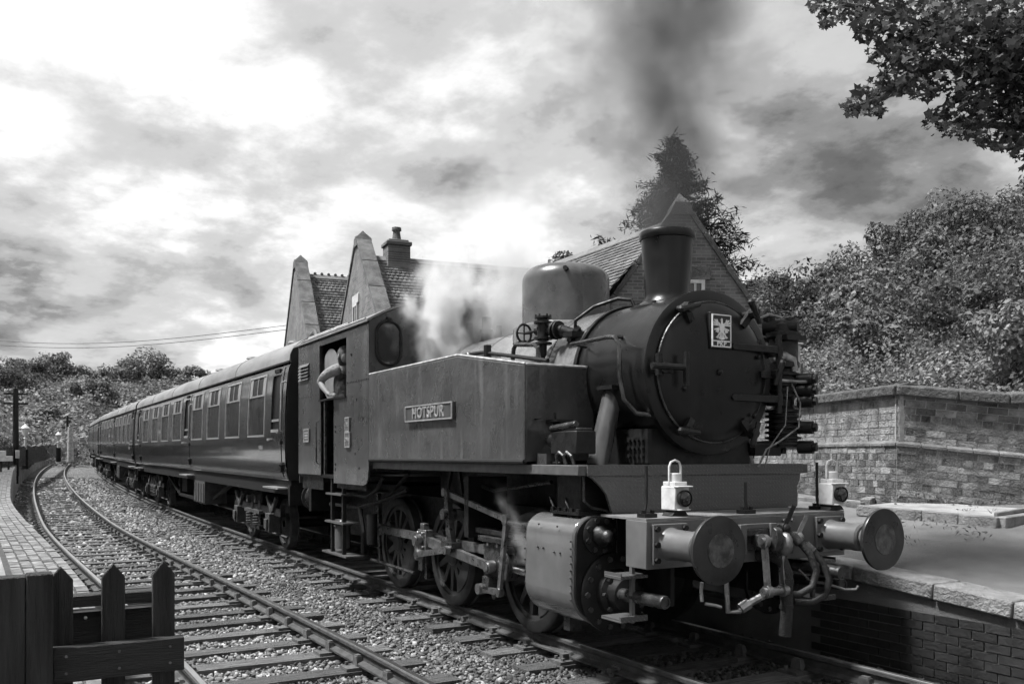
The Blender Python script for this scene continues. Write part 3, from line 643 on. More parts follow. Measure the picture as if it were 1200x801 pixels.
# emblem plate
pk=P('emblem_plate',MB().box(4.765,4.80,-.112,.128,2.632,2.945),blk,bevel=.006)
P('plate_field',MB().box(4.798,4.808,-.092,.108,2.655,2.925),mat('plate_field',.015,.025,rough=.5,scale=20),pk)
mb=MB()
for a in (2.648,2.694,2.917): mb.box(4.800,4.814,-.098,.114,a,a+.010)
for a in (-.098,.105): mb.box(4.8,4.814,a,a+.009,2.65,2.925)
emb=mat('emblem_white',.65,.8,rough=.45,scale=20); P('plate_border',mb,emb,pk)
text('lettering','PKP',.048,emb,pk,(4.809,.008,2.675),(R(90),0,R(90)),.004,1.25,.001)
def eagle():
    mb=MB(); cy,cz=.008,2.80
    def leaf(p,q,w0,w1):
        (a,b),(c,d)=p,q; L_=math.hypot(c-a,d-b); nx,ny=-(d-b)/L_,(c-a)/L_
        mb.prism([(a+nx*w0,b+ny*w0),(a-nx*w0,b-ny*w0),(c-nx*w1,d-ny*w1),(c+(c-a)/L_*w1,d+(d-b)/L_*w1),(c+nx*w1,d+ny*w1)],4.8075,4.8155,'yz')
    mb.prism([(cy+.026*math.cos(t),cz+.012+.042*math.sin(t)) for t in [2*PI*k/14 for k in range(14)]],4.8078,4.818,'yz')
    leaf((cy,cz+.04),(cy,cz+.088),.010,.007); leaf((cy,cz+.083),(cy-.017,cz+.08),.006,.002)
    for s in (-1,1):
        leaf((cy+s*.015,cz+.025),(cy+s*.042,cz+.052),.012,.010)
        for ang,l in ((70,.05),(48,.062),(26,.06),(4,.058),(-18,.056),(-42,.05),(-64,.045)):
            o=(cy+s*.038,cz+.032) if ang>0 else (cy+s*.026,cz+.012)
            leaf(o,(o[0]+s*l*math.cos(R(ang)),o[1]+l*math.sin(R(ang))),.0045,.0062)
        leaf((cy+s*.012,cz-.02),(cy+s*.040,cz-.055),.008,.006)
        for k in (-1,0,1): leaf((cy+s*.040,cz-.055),(cy+s*(.040+.014*(k+.6)),cz-.078+.006*abs(k)),.003,.003)
    for k in (-2,-1,0,1,2): leaf((cy,cz-.028),(cy+.014*k,cz-.088+.004*abs(k)),.006,.006)
    P('eagle',mb,emb,pk)
eagle()
# handrails on the smokebox
P('handrail',MB().tube([(3.70,-.80,2.74),(4.28,-.80,2.745),(4.38,-.80,2.73),(4.43,-.79,2.66),(4.45,-.80,2.40),(4.47,-.77,2.20),(4.52,-.68,2.08),(4.60,-.56,2.06)],.020,8).cyl((3.74,-.66,2.72),(3.74,-.81,2.74),.016,6).cyl((4.25,-.60,2.76),(4.25,-.81,2.745),.018,6),oily,sb)
P('handrail',MB().tube([(3.46,-.60,2.90),(3.50,-.62,3.0),(3.63,-.50,3.12),(3.82,-.36,3.18),(3.92,-.28,3.16),(3.95,-.26,3.08)],.018,8).box(3.40,3.56,-.70,-.56,2.84,2.89),blk,sb)
P('flange_bracket',MB().box(4.05,4.28,-.76,-.62,2.30,2.335),blk,sb)
# chimney
cm_=P('chimney',MB().lathe((4.09,0,0),(0,0,1),[(3.0,.25),(3.10,.25),(3.13,.235),(3.16,.213),(3.20,.205),(3.70,.238),(3.705,.252),(3.725,.258),(3.765,.258),(3.775,.25),(3.775,.215),(3.3,.18)],48),smoke_,label='flared black chimney')
P('chimney_foot',MB().lathe((4.09,0,0),(0,0,1),[(2.95,.36),(3.075,.345),(3.10,.30),(3.125,.24)],48),smoke_,cm_)
P('bolts',MB().bolts([(4.09+.31*math.cos(a),.31*math.sin(a),3.085) for a in [2*PI*k/10+.2 for k in range(10)]],(0,0,1),.018,.02),blk,cm_,kind='stuff')
# outside steam pipes
for s in (-1,1): P('steam_pipe',MB().cyl((4.10,s*.60,2.32),(4.20,s*.86,1.62),.095,28),mat('pipe_black',.05,.08,rough=.2,scale=4,coat=.5))
# valve block on the footplate (lubricator)
lb=P('lubricator',MB().box(4.02,4.42,-1.22,-1.02,1.735,1.93).cyl((3.93,-1.13,1.85),(4.04,-1.13,1.85),.075,14).cyl((3.85,-1.13,1.85),(3.95,-1.13,1.85),.04,12).cyl((4.05,-1.12,1.645),(4.05,-1.12,1.74),.05,10).box(3.98,4.12,-1.2,-1.05,1.645,1.67),blk,bevel=.01)
P('lid',MB().box(4.03,4.40,-1.2,-1.04,1.93,1.955).tube([(4.02,-1.21,1.955),(4.38,-1.19,1.985)],.03,8),oily,lb,bevel=.006)
P('crank',MB().tube([(3.86,-1.13,1.85),(3.74,-1.14,1.90),(3.62,-1.14,1.905)],.013,6),oily,lb)
for x in (4.20,4.32): P('pipe',MB().tube([(x-.07,-1.22,1.65),(x-.06,-1.24,1.72),(x,-1.25,1.75),(x+.06,-1.24,1.72),(x+.07,-1.22,1.65)],.014,6),oily,lb)
P('sand_pipe_box',MB().box(3.84,4.0,-1.25,-1.1,1.646,1.74),paint)
for x in (4.40,4.48): pass
mb=MB().box(4.34,4.60,-.62,-.58,1.66,1.95); P('saddle_bolts',mb.bolts([(4.36+.06*i,-.625,1.72+.07*j) for i in range(4) for j in range(3)],(0,-1,0),.02,.02),blk,kind='stuff')
# --- front end
sk=[(-1.2,1.555),(-1.16,1.535),(-1.08,1.47),(-1.02,1.40),(-.99,1.32),(-.965,1.247),(1.16,1.247),(1.165,1.36),(1.15,1.42),(1.19,1.50),(1.2,1.555)]
P('front_skirt',MB().prism(sk,4.545,4.575,'yz'),chk,label='checker-plate skirt between footplate and buffer beam')
P('footplate_front',MB().box(4.574,4.590,-1.22,1.22,1.557,1.647),chk)
P('beam_deck',MB().box(4.58,5.18,-1.085,1.085,1.226,1.243),mat('deck_plate',.12,.2,rough=.55,scale=6,rvar=.1))
bb=P('buffer_beam',MB().box(4.925,5.185,-1.088,1.088,.856,1.2245),beamp,bevel=.006,label='grey painted buffer beam')
P('beam_bolts',MB().bolts([(5.185,y,z) for y in (-.45,-.35,.35,.45) for z in (.92,1.18)],(1,0,0),.018,.018),beamp,bb,kind='stuff')
for s in (-1,1):
    c=(5.185,s*.875,1.045)
    b=P('buffer',MB().lathe(c,(1,0,0),[(.028,.132),(.04,.125),(.06,.118),(.30,.112),(.30,.118),(.37,.116),(.385,.10),(.39,.0)],36).lathe(c,(1,0,0),[(.385,.08),(.47,.085),(.50,.10)],28),beamp,label='sprung buffer on the '+('near' if s<0 else 'far')+' end of the beam')
    P('buffer_plate',MB().box(5.184,5.215,c[1]-.165,c[1]+.165,c[2]-.155,c[2]+.155),beamp,b,bevel=.005)
    P('bolts',MB().bolts([(5.215,c[1]+i*.135,c[2]+j*.12) for i in (-1,1) for j in (-1,0,1)],(1,0,0),.024,.026),blk,b,kind='stuff')
    P('buffer_head',MB().lathe(c,(1,0,0),[(.49,.11),(.53,.20),(.545,.247),(.56,.252),(.575,.248),(.587,.12),(.589,0)],56),mat('buffer_head',.025,.05,rough=.36,metal=.4,scale=5,detail=8,rvar=.12),b)
    P('buffer_face',MB().lathe((c[0],c[1],c[2]),(1,0,0),[(.575,.125),(.591,.122),(.5915,0)],32),mat('buffer_grease',.015,.10,rough=.45,scale=16,detail=8),b)
# draw hook, screw coupling, hoses
dh=P('draw_hook',MB().box(5.185,5.21,-.17,.17,.95,1.15).prism([(5.2,1.0),(5.30,.98),(5.40,.95),(5.47,.97),(5.50,1.05),(5.48,1.14),(5.44,1.16),(5.43,1.10),(5.42,1.05),(5.38,1.04),(5.34,1.08),(5.2,1.09)],-.035,.035,'xz').box(5.2,5.24,-.12,.12,1.07,1.13),oily,bevel=.008)
P('hook_keeper',MB().box(5.21,5.26,-.20,-.13,.93,1.17).box(5.21,5.26,.13,.20,.93,1.17).box(5.205,5.235,-.2,.2,1.13,1.17),beamp,dh,bevel=.004)
for s in (-1,1): P('coupling_link',MB().bar((5.40,s*.085,1.04),(5.44,s*.085,.66),.028,.05,(1,0,0)).cyl((5.40,s*.065,1.045),(5.40,s*.105,1.045),.055,14).cyl((5.44,s*.06,.65),(5.44,s*.11,.65),.05,14),steel,dh)
P('coupling_pin',MB().cyl((5.40,-.12,1.045),(5.40,.12,1.045),.028,10).cyl((5.44,-.14,.65),(5.44,.14,.65),.035,10).sphere((5.45,.09,1.02),.075,12,(1,.7,1.3)),steel,dh)
P('coupling_screw',MB().cyl((5.44,-.02,.66),(5.36,-.26,.54),.03,8).tube([(5.33,-.33,.80),(5.33,-.38,.84),(5.33,-.42,.80),(5.33,-.40,.50),(5.35,-.30,.50),(5.36,-.24,.56)],.02,8).cyl((5.37,-.22,.56),(5.35,-.29,.52),.045,8),steel,dh)
P('vacuum_pipe',MB().tube([(5.19,.06,.90),(5.30,.08,.92),(5.40,.11,.88),(5.43,.13,.78),(5.43,.13,.45),(5.42,.12,.28)],.05,12).cyl((5.43,.13,.70),(5.43,.13,.74),.058,12).cyl((5.43,.13,.50),(5.43,.13,.53),.058,12),rubber)
for (y0,dy,z0) in ((.28,.16,1.12),(.43,.16,1.04)):
    ck=P('brake_hose',MB().tube([(5.26,y0+.02,z0-.02),(5.34,y0+.08,z0-.10),(5.40,y0+dy-.02,z0-.2),(5.43,y0+dy+.03,z0-.34),(5.42,y0+dy-.01,z0-.47),(5.38,y0+dy-.12,z0-.53),(5.32,y0+dy-.26,z0-.52)],.030,10),rubber)
    P('hose_clip',MB().cyl((5.30,y0+.05,z0-.06),(5.345,y0+.09,z0-.115),.042,10),oily,ck)
    P('stop_cock',MB().cyl((5.19,y0,z0+.01),(5.28,y0,z0+.01),.04,10).sphere((5.26,y0+.01,z0),.05,10).bar((5.27,y0,z0+.03),(5.30,y0+.07,z0+.19),.014,.035).cyl((5.25,y0-.05,z0+.01),(5.25,y0+.06,z0+.0),.025,8),steel if y0>.3 else blk,ck)
P('pipe_stub',MB().cyl((5.0,.62,.78),(5.52,.66,.76),.052,18),oily)
P('end_chain',MB().tube([(5.19,.52,.76),(5.25,.60,.66),(5.32,.66,.655),(5.42,.82,.60),(5.46,.90,.60),(5.47,.92,.63)],.012,6),steel)
P('end_chain',MB().tube([(5.60,-.90,.80),(5.59,-.90,.74),(5.60,-.90,.66)],.014,6).tube([(5.4,-.7,.60),(5.44,-.62,.585),(5.45,-.58,.57)],.014,6),steel)
# lamp irons
for (x,y,h,b) in ((5.06,-.99,.40,.04),(5.08,.02,.26,0),(4.97,.98,.42,0)):
    P('lamp_iron',MB().tube([(x+.02,y-b,1.243),(x,y,1.36),(x,y,1.243+h)],.013,6).box(x-.04,x+.06,y-.06,y+.06,1.243,1.275).bolts([(x+.01,y-.04,1.275),(x+.01,y+.05,1.275)],(0,0,1),.018,.025),blk)
# front steps
for s in (-1,1):
    st=P('front_step',MB().box(4.88,4.915,s*1.02,s*.99,.40,.86),beamp)
    P('tread',MB().box(4.78,5.0,s*1.19,s*.93,.765,.79).box(4.78,5.0,s*1.19,s*1.18,.79,.81),chk,st); P('tread',MB().box(4.74,5.0,s*1.19,s*.93,.43,.455).box(4.98,5.0,s*1.19,s*.93,.455,.475),chk,st)
# --- cylinders
for s in (-1,1):
    def cyprof(e):
        # D-shaped casing: small valve circle above, big cylinder circle below, joined by the outer tangent
        p=[]
        for k in range(10): a=R(90+ (90)*k/9); p.append((-1.07+.215*math.cos(a)-e*0,1.055+.17*math.sin(a)))
        for k in range(14): a=R(180+ (110)*k/13); p.append((-.93+.368*math.cos(a),.60+.30*math.sin(a)))
        p+= [(-.62,.40),(-.62,1.225)]
        return [(-s*a,b) for a,b in p]
    c=P('cylinder',MB().prism(cyprof(0),3.70,4.475,'yz'),clad,bevel=.02,label='polished grey cylinder casing')
    fc=P('cylinder_end',MB().prism([(a*.985,b+.01*(0.8-b)) for a,b in cyprof(0)],4.47,4.50,'yz'),blk,c)
    P('cylinder_cover',MB().lathe((4.49,s*.90,.585),(1,0,0),[(0,.335),(.03,.335),(.04,.32),(.05,.20),(.10,.19),(.12,.15),(.22,.14),(.24,.09),(.26,0)],44),blk,c)
    P('bolts',MB().bolts([(4.52,s*.90+.285*math.cos(a),.585+.285*math.sin(a)) for a in [2*PI*k/14 for k in range(14)]],(1,0,0),.024,.03,8).bolts([(4.60,s*.90+.165*math.cos(a),.585+.165*math.sin(a)) for a in [2*PI*k/8 for k in range(8)]],(1,0,0),.02,.03,8),oily,c,kind='stuff')
    P('valve_cover',MB().lathe((4.49,s*1.055,1.065),(1,0,0),[(0,.158),(.03,.158),(.04,.145),(.05,.09),(.09,.085),(.11,.07),(.14,.05),(.15,0)],36),blk,c)
    P('bolts',MB().bolts([(4.52,s*1.055+.128*math.cos(a),1.065+.128*math.sin(a)) for a in [2*PI*k/8+.3 for k in range(8)]],(1,0,0),.022,.03,8),oily,c,kind='stuff')
    P('valve_boss',MB().sphere((4.63,s*1.055,1.065),.055,14),oily,c)
    P('tail_rod_cover',MB().cyl((4.70,s*.97,.60),(5.26,s*.97,.61),.052,20).lathe((5.26,s*.97,.61),(1,0,.018),[(0,.052),(.01,.048),(.01,.038),(-.1,.036)],20),oily,c)
    P('steam_chest_flange',MB().box(3.98,4.42,s*1.2,s*.75,1.225,1.25).box(4.02,4.38,s*1.15,s*.75,1.25,1.56).bolts([(4.0+.1*k,s*1.185,1.25) for k in range(5)],(0,0,1),.022,.03),blk,c)
    P('drain_pipe',MB().tube([(4.44,s*1.16,1.55),(4.46,s*1.17,1.35),(4.48,s*1.10,1.29),(4.5,s*.98,1.27),(4.53,s*.92,1.23),(4.53,s*.92,1.19)],.012,6).tube([(4.52,s*.88,1.24),(4.52,s*.88,.4)],.008,6),oily,c)
    for x in (4.0,4.24): P('oil_pipe',MB().cyl((x,s*1.15,1.205),(x-.01,s*1.16,1.275),.028,8).tube([(x-.01,s*1.16,1.26),(x-.05,s*1.17,1.33),(x-.10,s*1.15,1.36),(x-.14,s*1.1,1.33),(x-.15,s*1.05,1.25)],.011,6),blk,c)
    mb=MB()
    for (x,z) in ((3.93,.93),(4.02,.93),(4.20,.91),(4.29,.91),(3.95,1.13),(4.25,1.13)): mb.sphere((x,s*1.297,z),.010,6)
    for k in range(9): mb.sphere((4.46,s*(1.30-.0*k),1.02-.06*k),.010,6)
    for k in range(5): mb.sphere((3.715,s*1.30,1.0-.1*k),.010,6)
    P('rivets',mb,oily,c,kind='stuff')
# --- wheels and motion
WX=(-.405,1.241,3.049); RW=.585; PINA=math.atan2(.157,-.265); PR=.308
tyr=mat('wheel_tyre',.015,.03,rough=.45,metal=.3,scale=6,rvar=.1); whl=mat('wheel_paint',.02,.04,rough=.4,scale=5)
tyre=mesh('tyre',MB().lathe((0,.0,0),(0,1,0),[(-.07,.475),(-.07,.565),(-.055,RW),(.05,RW+.004),(.062,RW+.028),(.075,RW+.024),(.075,.475),(-.07,.475)],56)); tyre.materials.append(tyr)
rimm=mesh('rim',MB().lathe((0,0,0),(0,1,0),[(-.045,.43),(-.045,.476),(.05,.476),(.05,.43),(-.045,.43)],56).lathe((0,0,0),(0,1,0),[(-.09,0),(-.09,.10),(-.06,.135),(.07,.135),(.07,0)],28).cyl((PR*math.cos(PINA),-.085,PR*math.sin(PINA)),(PR*math.cos(PINA),.04,PR*math.sin(PINA)),.10,18)); rimm.materials.append(whl)
spk=mesh('spoke',MB().raw([(.12,-.05,-.042),(.12,.03,-.042),(.12,.03,.042),(.12,-.05,.042),(.445,-.035,-.028),(.445,.02,-.028),(.445,.02,.028),(.445,-.035,.028)],[(0,1,2,3),(4,7,6,5),(0,4,5,1),(1,5,6,2),(2,6,7,3),(3,7,4,0)])); spk.materials.append(whl)
ba=PINA+PI
bwp=[(.44*math.cos(ba+t),.44*math.sin(ba+t)) for t in np.linspace(-.75,.75,14)]+[(.25*math.cos(ba+t)/max(.5,math.cos(t)),.25*math.sin(ba+t)/max(.5,math.cos(t))) for t in np.linspace(.7,-.7,8)]
bal=mesh('balance_weight',MB().prism(bwp,-.055,.03,'xz')); bal.materials.append(whl)
for s in (-1,1):
    for x in WX:
        w=P('driving_wheel',tyre,None); w.location=(x,s*.775,RW); 
        if s>0: w.scale=(1,-1,1)
        for me in (rimm,bal): obj(me.name,me,None,w)
        for k in range(12): o=obj('spoke',spk,None,w); o.rotation_euler=(0,2*PI*k/12+.13,0)
for x in WX: P('axle',MB().cyl((x,-.75,RW),(x,.75,RW),.085,16),blk)
dx,dz=PR*math.cos(PINA),PR*math.sin(PINA)
def rod(p,q,y,w0,w1,th,eyes=True):
    (a,b),(c,d)=p,q; L_=math.hypot(c-a,d-b); nx,nz=-(d-b)/L_,(c-a)/L_
    m_=MB().prism([(a+nx*w0,b+nz*w0),(a-nx*w0,b-nz*w0),(c-nx*w1,d-nz*w1),(c+nx*w1,d+nz*w1)],y-th,y+th,'xz')
    if eyes:
        for (u,v,w) in ((a,b,w0),(c,d,w1)): m_.cyl((u,y-th*1.4,v),(u,y+th*1.4,v),w*1.55,18)
    return m_
pins=[(x+dx,RW+dz) for x in WX]
for s in (-1,1):
    cr=P('coupling_rod',rod(pins[0],pins[1],s*.95,.048,.048,.028),steel); 
    P('coupling_rod',rod(pins[1],pins[2],s*.95,.048,.048,.028),steel)
    P('crank_pin',MB().cyl((pins[0][0],s*.86,pins[0][1]),(pins[0][0],s*1.01,pins[0][1]),.045,12).cyl((pins[1][0],s*.86,pins[1][1]),(pins[1][0],s*1.20,pins[1][1]),.05,12).cyl((pins[0][0],s*1.0,pins[0][1]),(pins[0][0],s*1.02,pins[0][1]),.03,6),steel,cr)
XH=(2.60,.60)
if True:
    y=-1.06
    con=P('connecting_rod',rod(pins[1],XH,y,.055,.042,.028),steel)
    P('big_end',MB().box(pins[1][0]-.10,pins[1][0]+.13,y-.05,y+.05,pins[1][1]-.12,pins[1][1]+.12).box(pins[1][0]-.05,pins[1][0]+.05,y-.04,y+.04,pins[1][1]+.12,pins[1][1]+.19).bolts([(pins[1][0]-.05,y-.05,pins[1][1]+.08),(pins[1][0]+.08,y-.05,pins[1][1]-.08),(pins[1][0]+.08,y-.05,pins[1][1]+.08)],(0,-1,0),.02,.03),steel,con,bevel=.008)
    ec=(pins[1][0]+.05,pins[1][1]-.16)
    P('return_crank',rod(pins[1],ec,-1.16,.05,.045,.022),steel)
    P('eccentric_rod',rod(ec,(1.80,.70),-1.17,.035,.03,.02),steel)
    P('expansion_link',MB().prism([(1.60,1.34),(1.68,1.34),(1.72,1.1),(1.76,.9),(1.84,.68),(1.76,.66),(1.66,.85),(1.62,1.1)],-1.11,-1.05,'xz').box(1.60,1.86,-1.14,-1.02,.72,.78).cyl((1.66,-1.16,1.08),(1.66,-1.0,1.08),.06,14),oily)
    P('link_hanger',MB().bar((1.46,-1.0,1.30),(1.58,-1.0,1.58),.03,.04).bar((1.85,-1.0,1.30),(1.76,-1.0,1.58),.03,.04).box(1.45,1.95,-.95,-.62,1.0,1.12),blk)
    P('radius_rod',rod((1.53,1.315),(2.92,1.105),-1.06,.03,.028,.02),steel)
    P('combination_lever',rod((2.96,1.10),(2.82,.375),-1.07,.030,.028,.018),steel)
    P('union_link',rod((2.82,.372),(2.43,.36),-1.07,.03,.03,.02).cyl((2.43,-1.12,.36),(2.43,-1.0,.36),.055,12),steel)
    xh=P('crosshead',MB().prism([(2.36,.48),(2.86,.48),(2.92,.60),(2.86,.74),(2.74,.88),(2.48,.88),(2.36,.72)],-1.01,-.90,'xz').box(2.30,2.95,-1.05,-.85,.84,.90).box(2.48,2.62,-1.09,-.95,.36,.5),oily,bevel=.01)
    P('crosshead_pin',MB().cyl((XH[0],-1.12,XH[1]),(XH[0],-.95,XH[1]),.05,12).bolts([(2.5,-1.01,.82),(2.7,-1.01,.82),(2.8,-1.01,.66)],(0,-1,0),.022,.03),steel,xh)
    P('slide_bar',MB().box(2.1,3.72,-1.0,-.86,.91,.965),oily,bevel=.006)
    P('piston_rod',MB().cyl((2.85,-.95,.60),(3.75,-.93,.592),.042,16),bright)
    P('valve_spindle',MB().cyl((2.9,-1.06,1.07),(3.75,-1.06,1.065),.032,12).cyl((3.45,-1.06,1.065),(3.72,-1.06,1.065),.075,14).cyl((3.55,-.95,.60),(3.72,-.95,.60),.10,16),oily)
    P('reach_rod',MB().tube([(1.7,-.9,1.45),(2.4,-.92,1.36),(3.6,-.95,1.48)],.02,6),oily)
    P('motion_bracket',MB().box(2.05,2.15,-1.08,-.62,.86,1.5),blk)
P('brake_gear',MB().bar((.42,-.78,.2),(.36,-.78,.9),.05,.08).box(.28,.4,-.84,-.7,.3,.75).bar((2.2,-.78,.2),(2.12,-.78,.9),.05,.08).bar((-1.1,-.8,.25),(-1.2,-.8,1.2),.05,.07).box(3.62,3.72,-.83,-.7,.12,.34).bar((3.68,-.72,.2),(3.62,-.72,.8),.05,.06).tube([(-1.1,-.95,.3),(.4,-.95,.28)],.02,6),oily)
P('ash_pan',MB().box(-2.6,-.9,-.5,.5,.4,1.3),blk)
P('pipework',MB().tube([(-1.6,-1.18,1.2),(-.6,-1.2,1.18),(-.2,-1.2,1.3),(0,-1.2,1.45)],.025,7).tube([(-2.4,-1.1,1.0),(-1.0,-1.15,1.02),(-.4,-1.1,1.12),(.3,-1.0,1.3)],.025,7).tube([(-1.0,-1.15,1.05),(-.85,-1.15,.7),(-1.0,-1.1,.4)],.03,7).cyl((-.65,-1.1,.55),(-.65,-1.1,.95),.07,12).bar((-.3,-1.0,1.2),(.35,-1.0,1.5),.03,.04),blk)
# cab steps and rear end
for s in (-1,1):
    cs=P('cab_steps',MB().box(-1.78,-1.72,s*1.30,s*1.25,.33,1.40).box(-1.30,-1.24,s*1.30,s*1.25,.33,1.40),blk)
    for z,x0,x1 in ((.34,-2.05,-1.0),(.78,-1.92,-1.12),(1.17,-1.88,-1.2)): P('tread',MB().box(x0,x1,s*1.34,s*1.08,z,z+.025),chk,cs)
    P('sand_pot',MB().cyl((-1.55,s*1.2,.42),(-1.55,s*1.2,.74),.11,14).cyl((-1.55,s*1.2,.74),(-1.55,s*1.2,.82),.13,14,.05),clad,cs)
    rb=P('rear_buffer',MB().lathe((-3.3,s*.875,1.04),(-1,0,0),[(0,.12),(.3,.11),(.36,.1),(.38,.2),(.40,.225),(.415,.225),(.42,0)],28),oily)
P('rear_beam',MB().box(-3.32,-3.2,-1.15,1.15,.85,1.40),blk)
# air pump on the far side of the smokebox
pu=P('air_pump',MB().lathe((4.55,1.0,0),(0,0,1),[(1.74,.0),(1.74,.03),(1.79,.03),(1.80,.13)]+[q for k in range(7) for q in ((1.82+.05*k,.13),(1.825+.05*k,.165),(1.845+.05*k,.165),(1.85+.05*k,.13))]+[(2.18,.10),(2.24,.10)]+[q for k in range(5) for q in ((2.26+.05*k,.12),(2.265+.05*k,.15),(2.285+.05*k,.15),(2.29+.05*k,.12))]+[(2.52,.11),(2.54,.15),(2.58,.15),(2.60,.135),(2.80,.135),(2.82,.16),(2.86,.16),(2.88,.09),(2.94,.085),(2.97,.05),(2.98,0)],28),blk,label='finned air pump beyond the smokebox door')
for z in (1.80,1.98,2.22,2.32,2.42): P('valve_cap',MB().cyl((4.68,1.06,z),(4.80,1.12,z),.06,12).cyl((4.80,1.12,z),(4.83,1.135,z),.045,6),blk,pu)
P('pump_head',MB().cyl((4.40,.9,2.92),(4.66,1.08,2.92),.075,12).cyl((4.44,.93,2.86),(4.44,.93,3.02),.06,10).cyl((4.6,1.04,2.9),(4.6,1.04,3.0),.05,10).box(4.4,4.72,.88,1.12,2.78,2.83),blk,pu)
P('pump_pipe',MB().tube([(4.60,.80,2.62),(4.64,.92,2.64),(4.66,1.0,2.60),(4.66,1.02,2.50)],.045,10).tube([(4.74,.78,2.40),(4.76,.95,2.395),(4.8,1.18,2.40)],.014,6).tube([(4.45,.72,2.86),(4.48,.74,2.98),(4.52,.85,3.03),(4.58,.95,3.0)],.014,6).tube([(4.72,.93,2.38),(4.76,1.0,2.2),(4.76,.98,1.98),(4.7,.80,1.85),(4.68,.66,1.78),(4.66,.58,1.62)],.009,6).tube([(4.7,.9,2.35),(4.72,.85,2.0),(4.68,.7,1.8),(4.66,.66,1.62)],.007,6),steel,pu)
P('pump_bracket',MB().box(4.40,4.62,.58,.90,1.72,1.80).box(4.40,4.60,.62,.9,2.5,2.56).cyl((4.55,.55,1.80),(4.55,.95,1.82),.05,10),blk,pu)

# hand lamps standing on the beam
def lamp(loc,rz,label):
    t=empty('hand_lamp',loc,rz); tag(t,label,'lamp','white hand lamps on the buffer beam')
    obj('lamp_body',MB().box(-.082,.082,-.075,.075,.045,.235),white,t,bevel=.008)
    obj('lamp_top',MB().box(-.07,.07,-.065,.065,.235,.27).lathe((0,0,0),(0,0,1),[(.27,.05),(.335,.05),(.337,.046),(.34,0)],20).box(.07,.125,-.08,.08,.228,.238).box(.08,.12,-.06,.06,.045,.055),white,t,bevel=.004)
    obj('handle',MB().tube([(0,-.062,.25),(0,-.062,.39),(0,-.045,.425),(0,0,.44),(0,.045,.425),(0,.062,.39),(0,.062,.25)],.009,8),white,t)
    obj('lens',MB().lathe((.08,0,.14),(1,0,0),[(0,.058),(.02,.066),(.045,.068),(.05,.06)],28),blk,t)
    obj('lens_glass',MB().lathe((.12,0,.14),(1,0,0),[(0,.06),(.012,.045),(.02,.02),(.022,0)],24),glassd,t)
    obj('lamp_foot',MB().prism([(-.09,0),(.09,0),(.06,.03),(.04,.045),(-.04,.045),(-.06,.03)],-.06,.06,'yz'),blk,t,bevel=.004)
    return t
def pixz(px,py,z):
    d=ray(px,py); return CAM+d*((z-CAM.z)/d.z)
q=pixz(791,604,1.243); lamp((q.x,q.y,1.246),.05,'white hand lamp on the buffer beam in front of the near lamp iron')
lamp((5.105,.985,1.246),-.05,'white hand lamp above the far buffer')

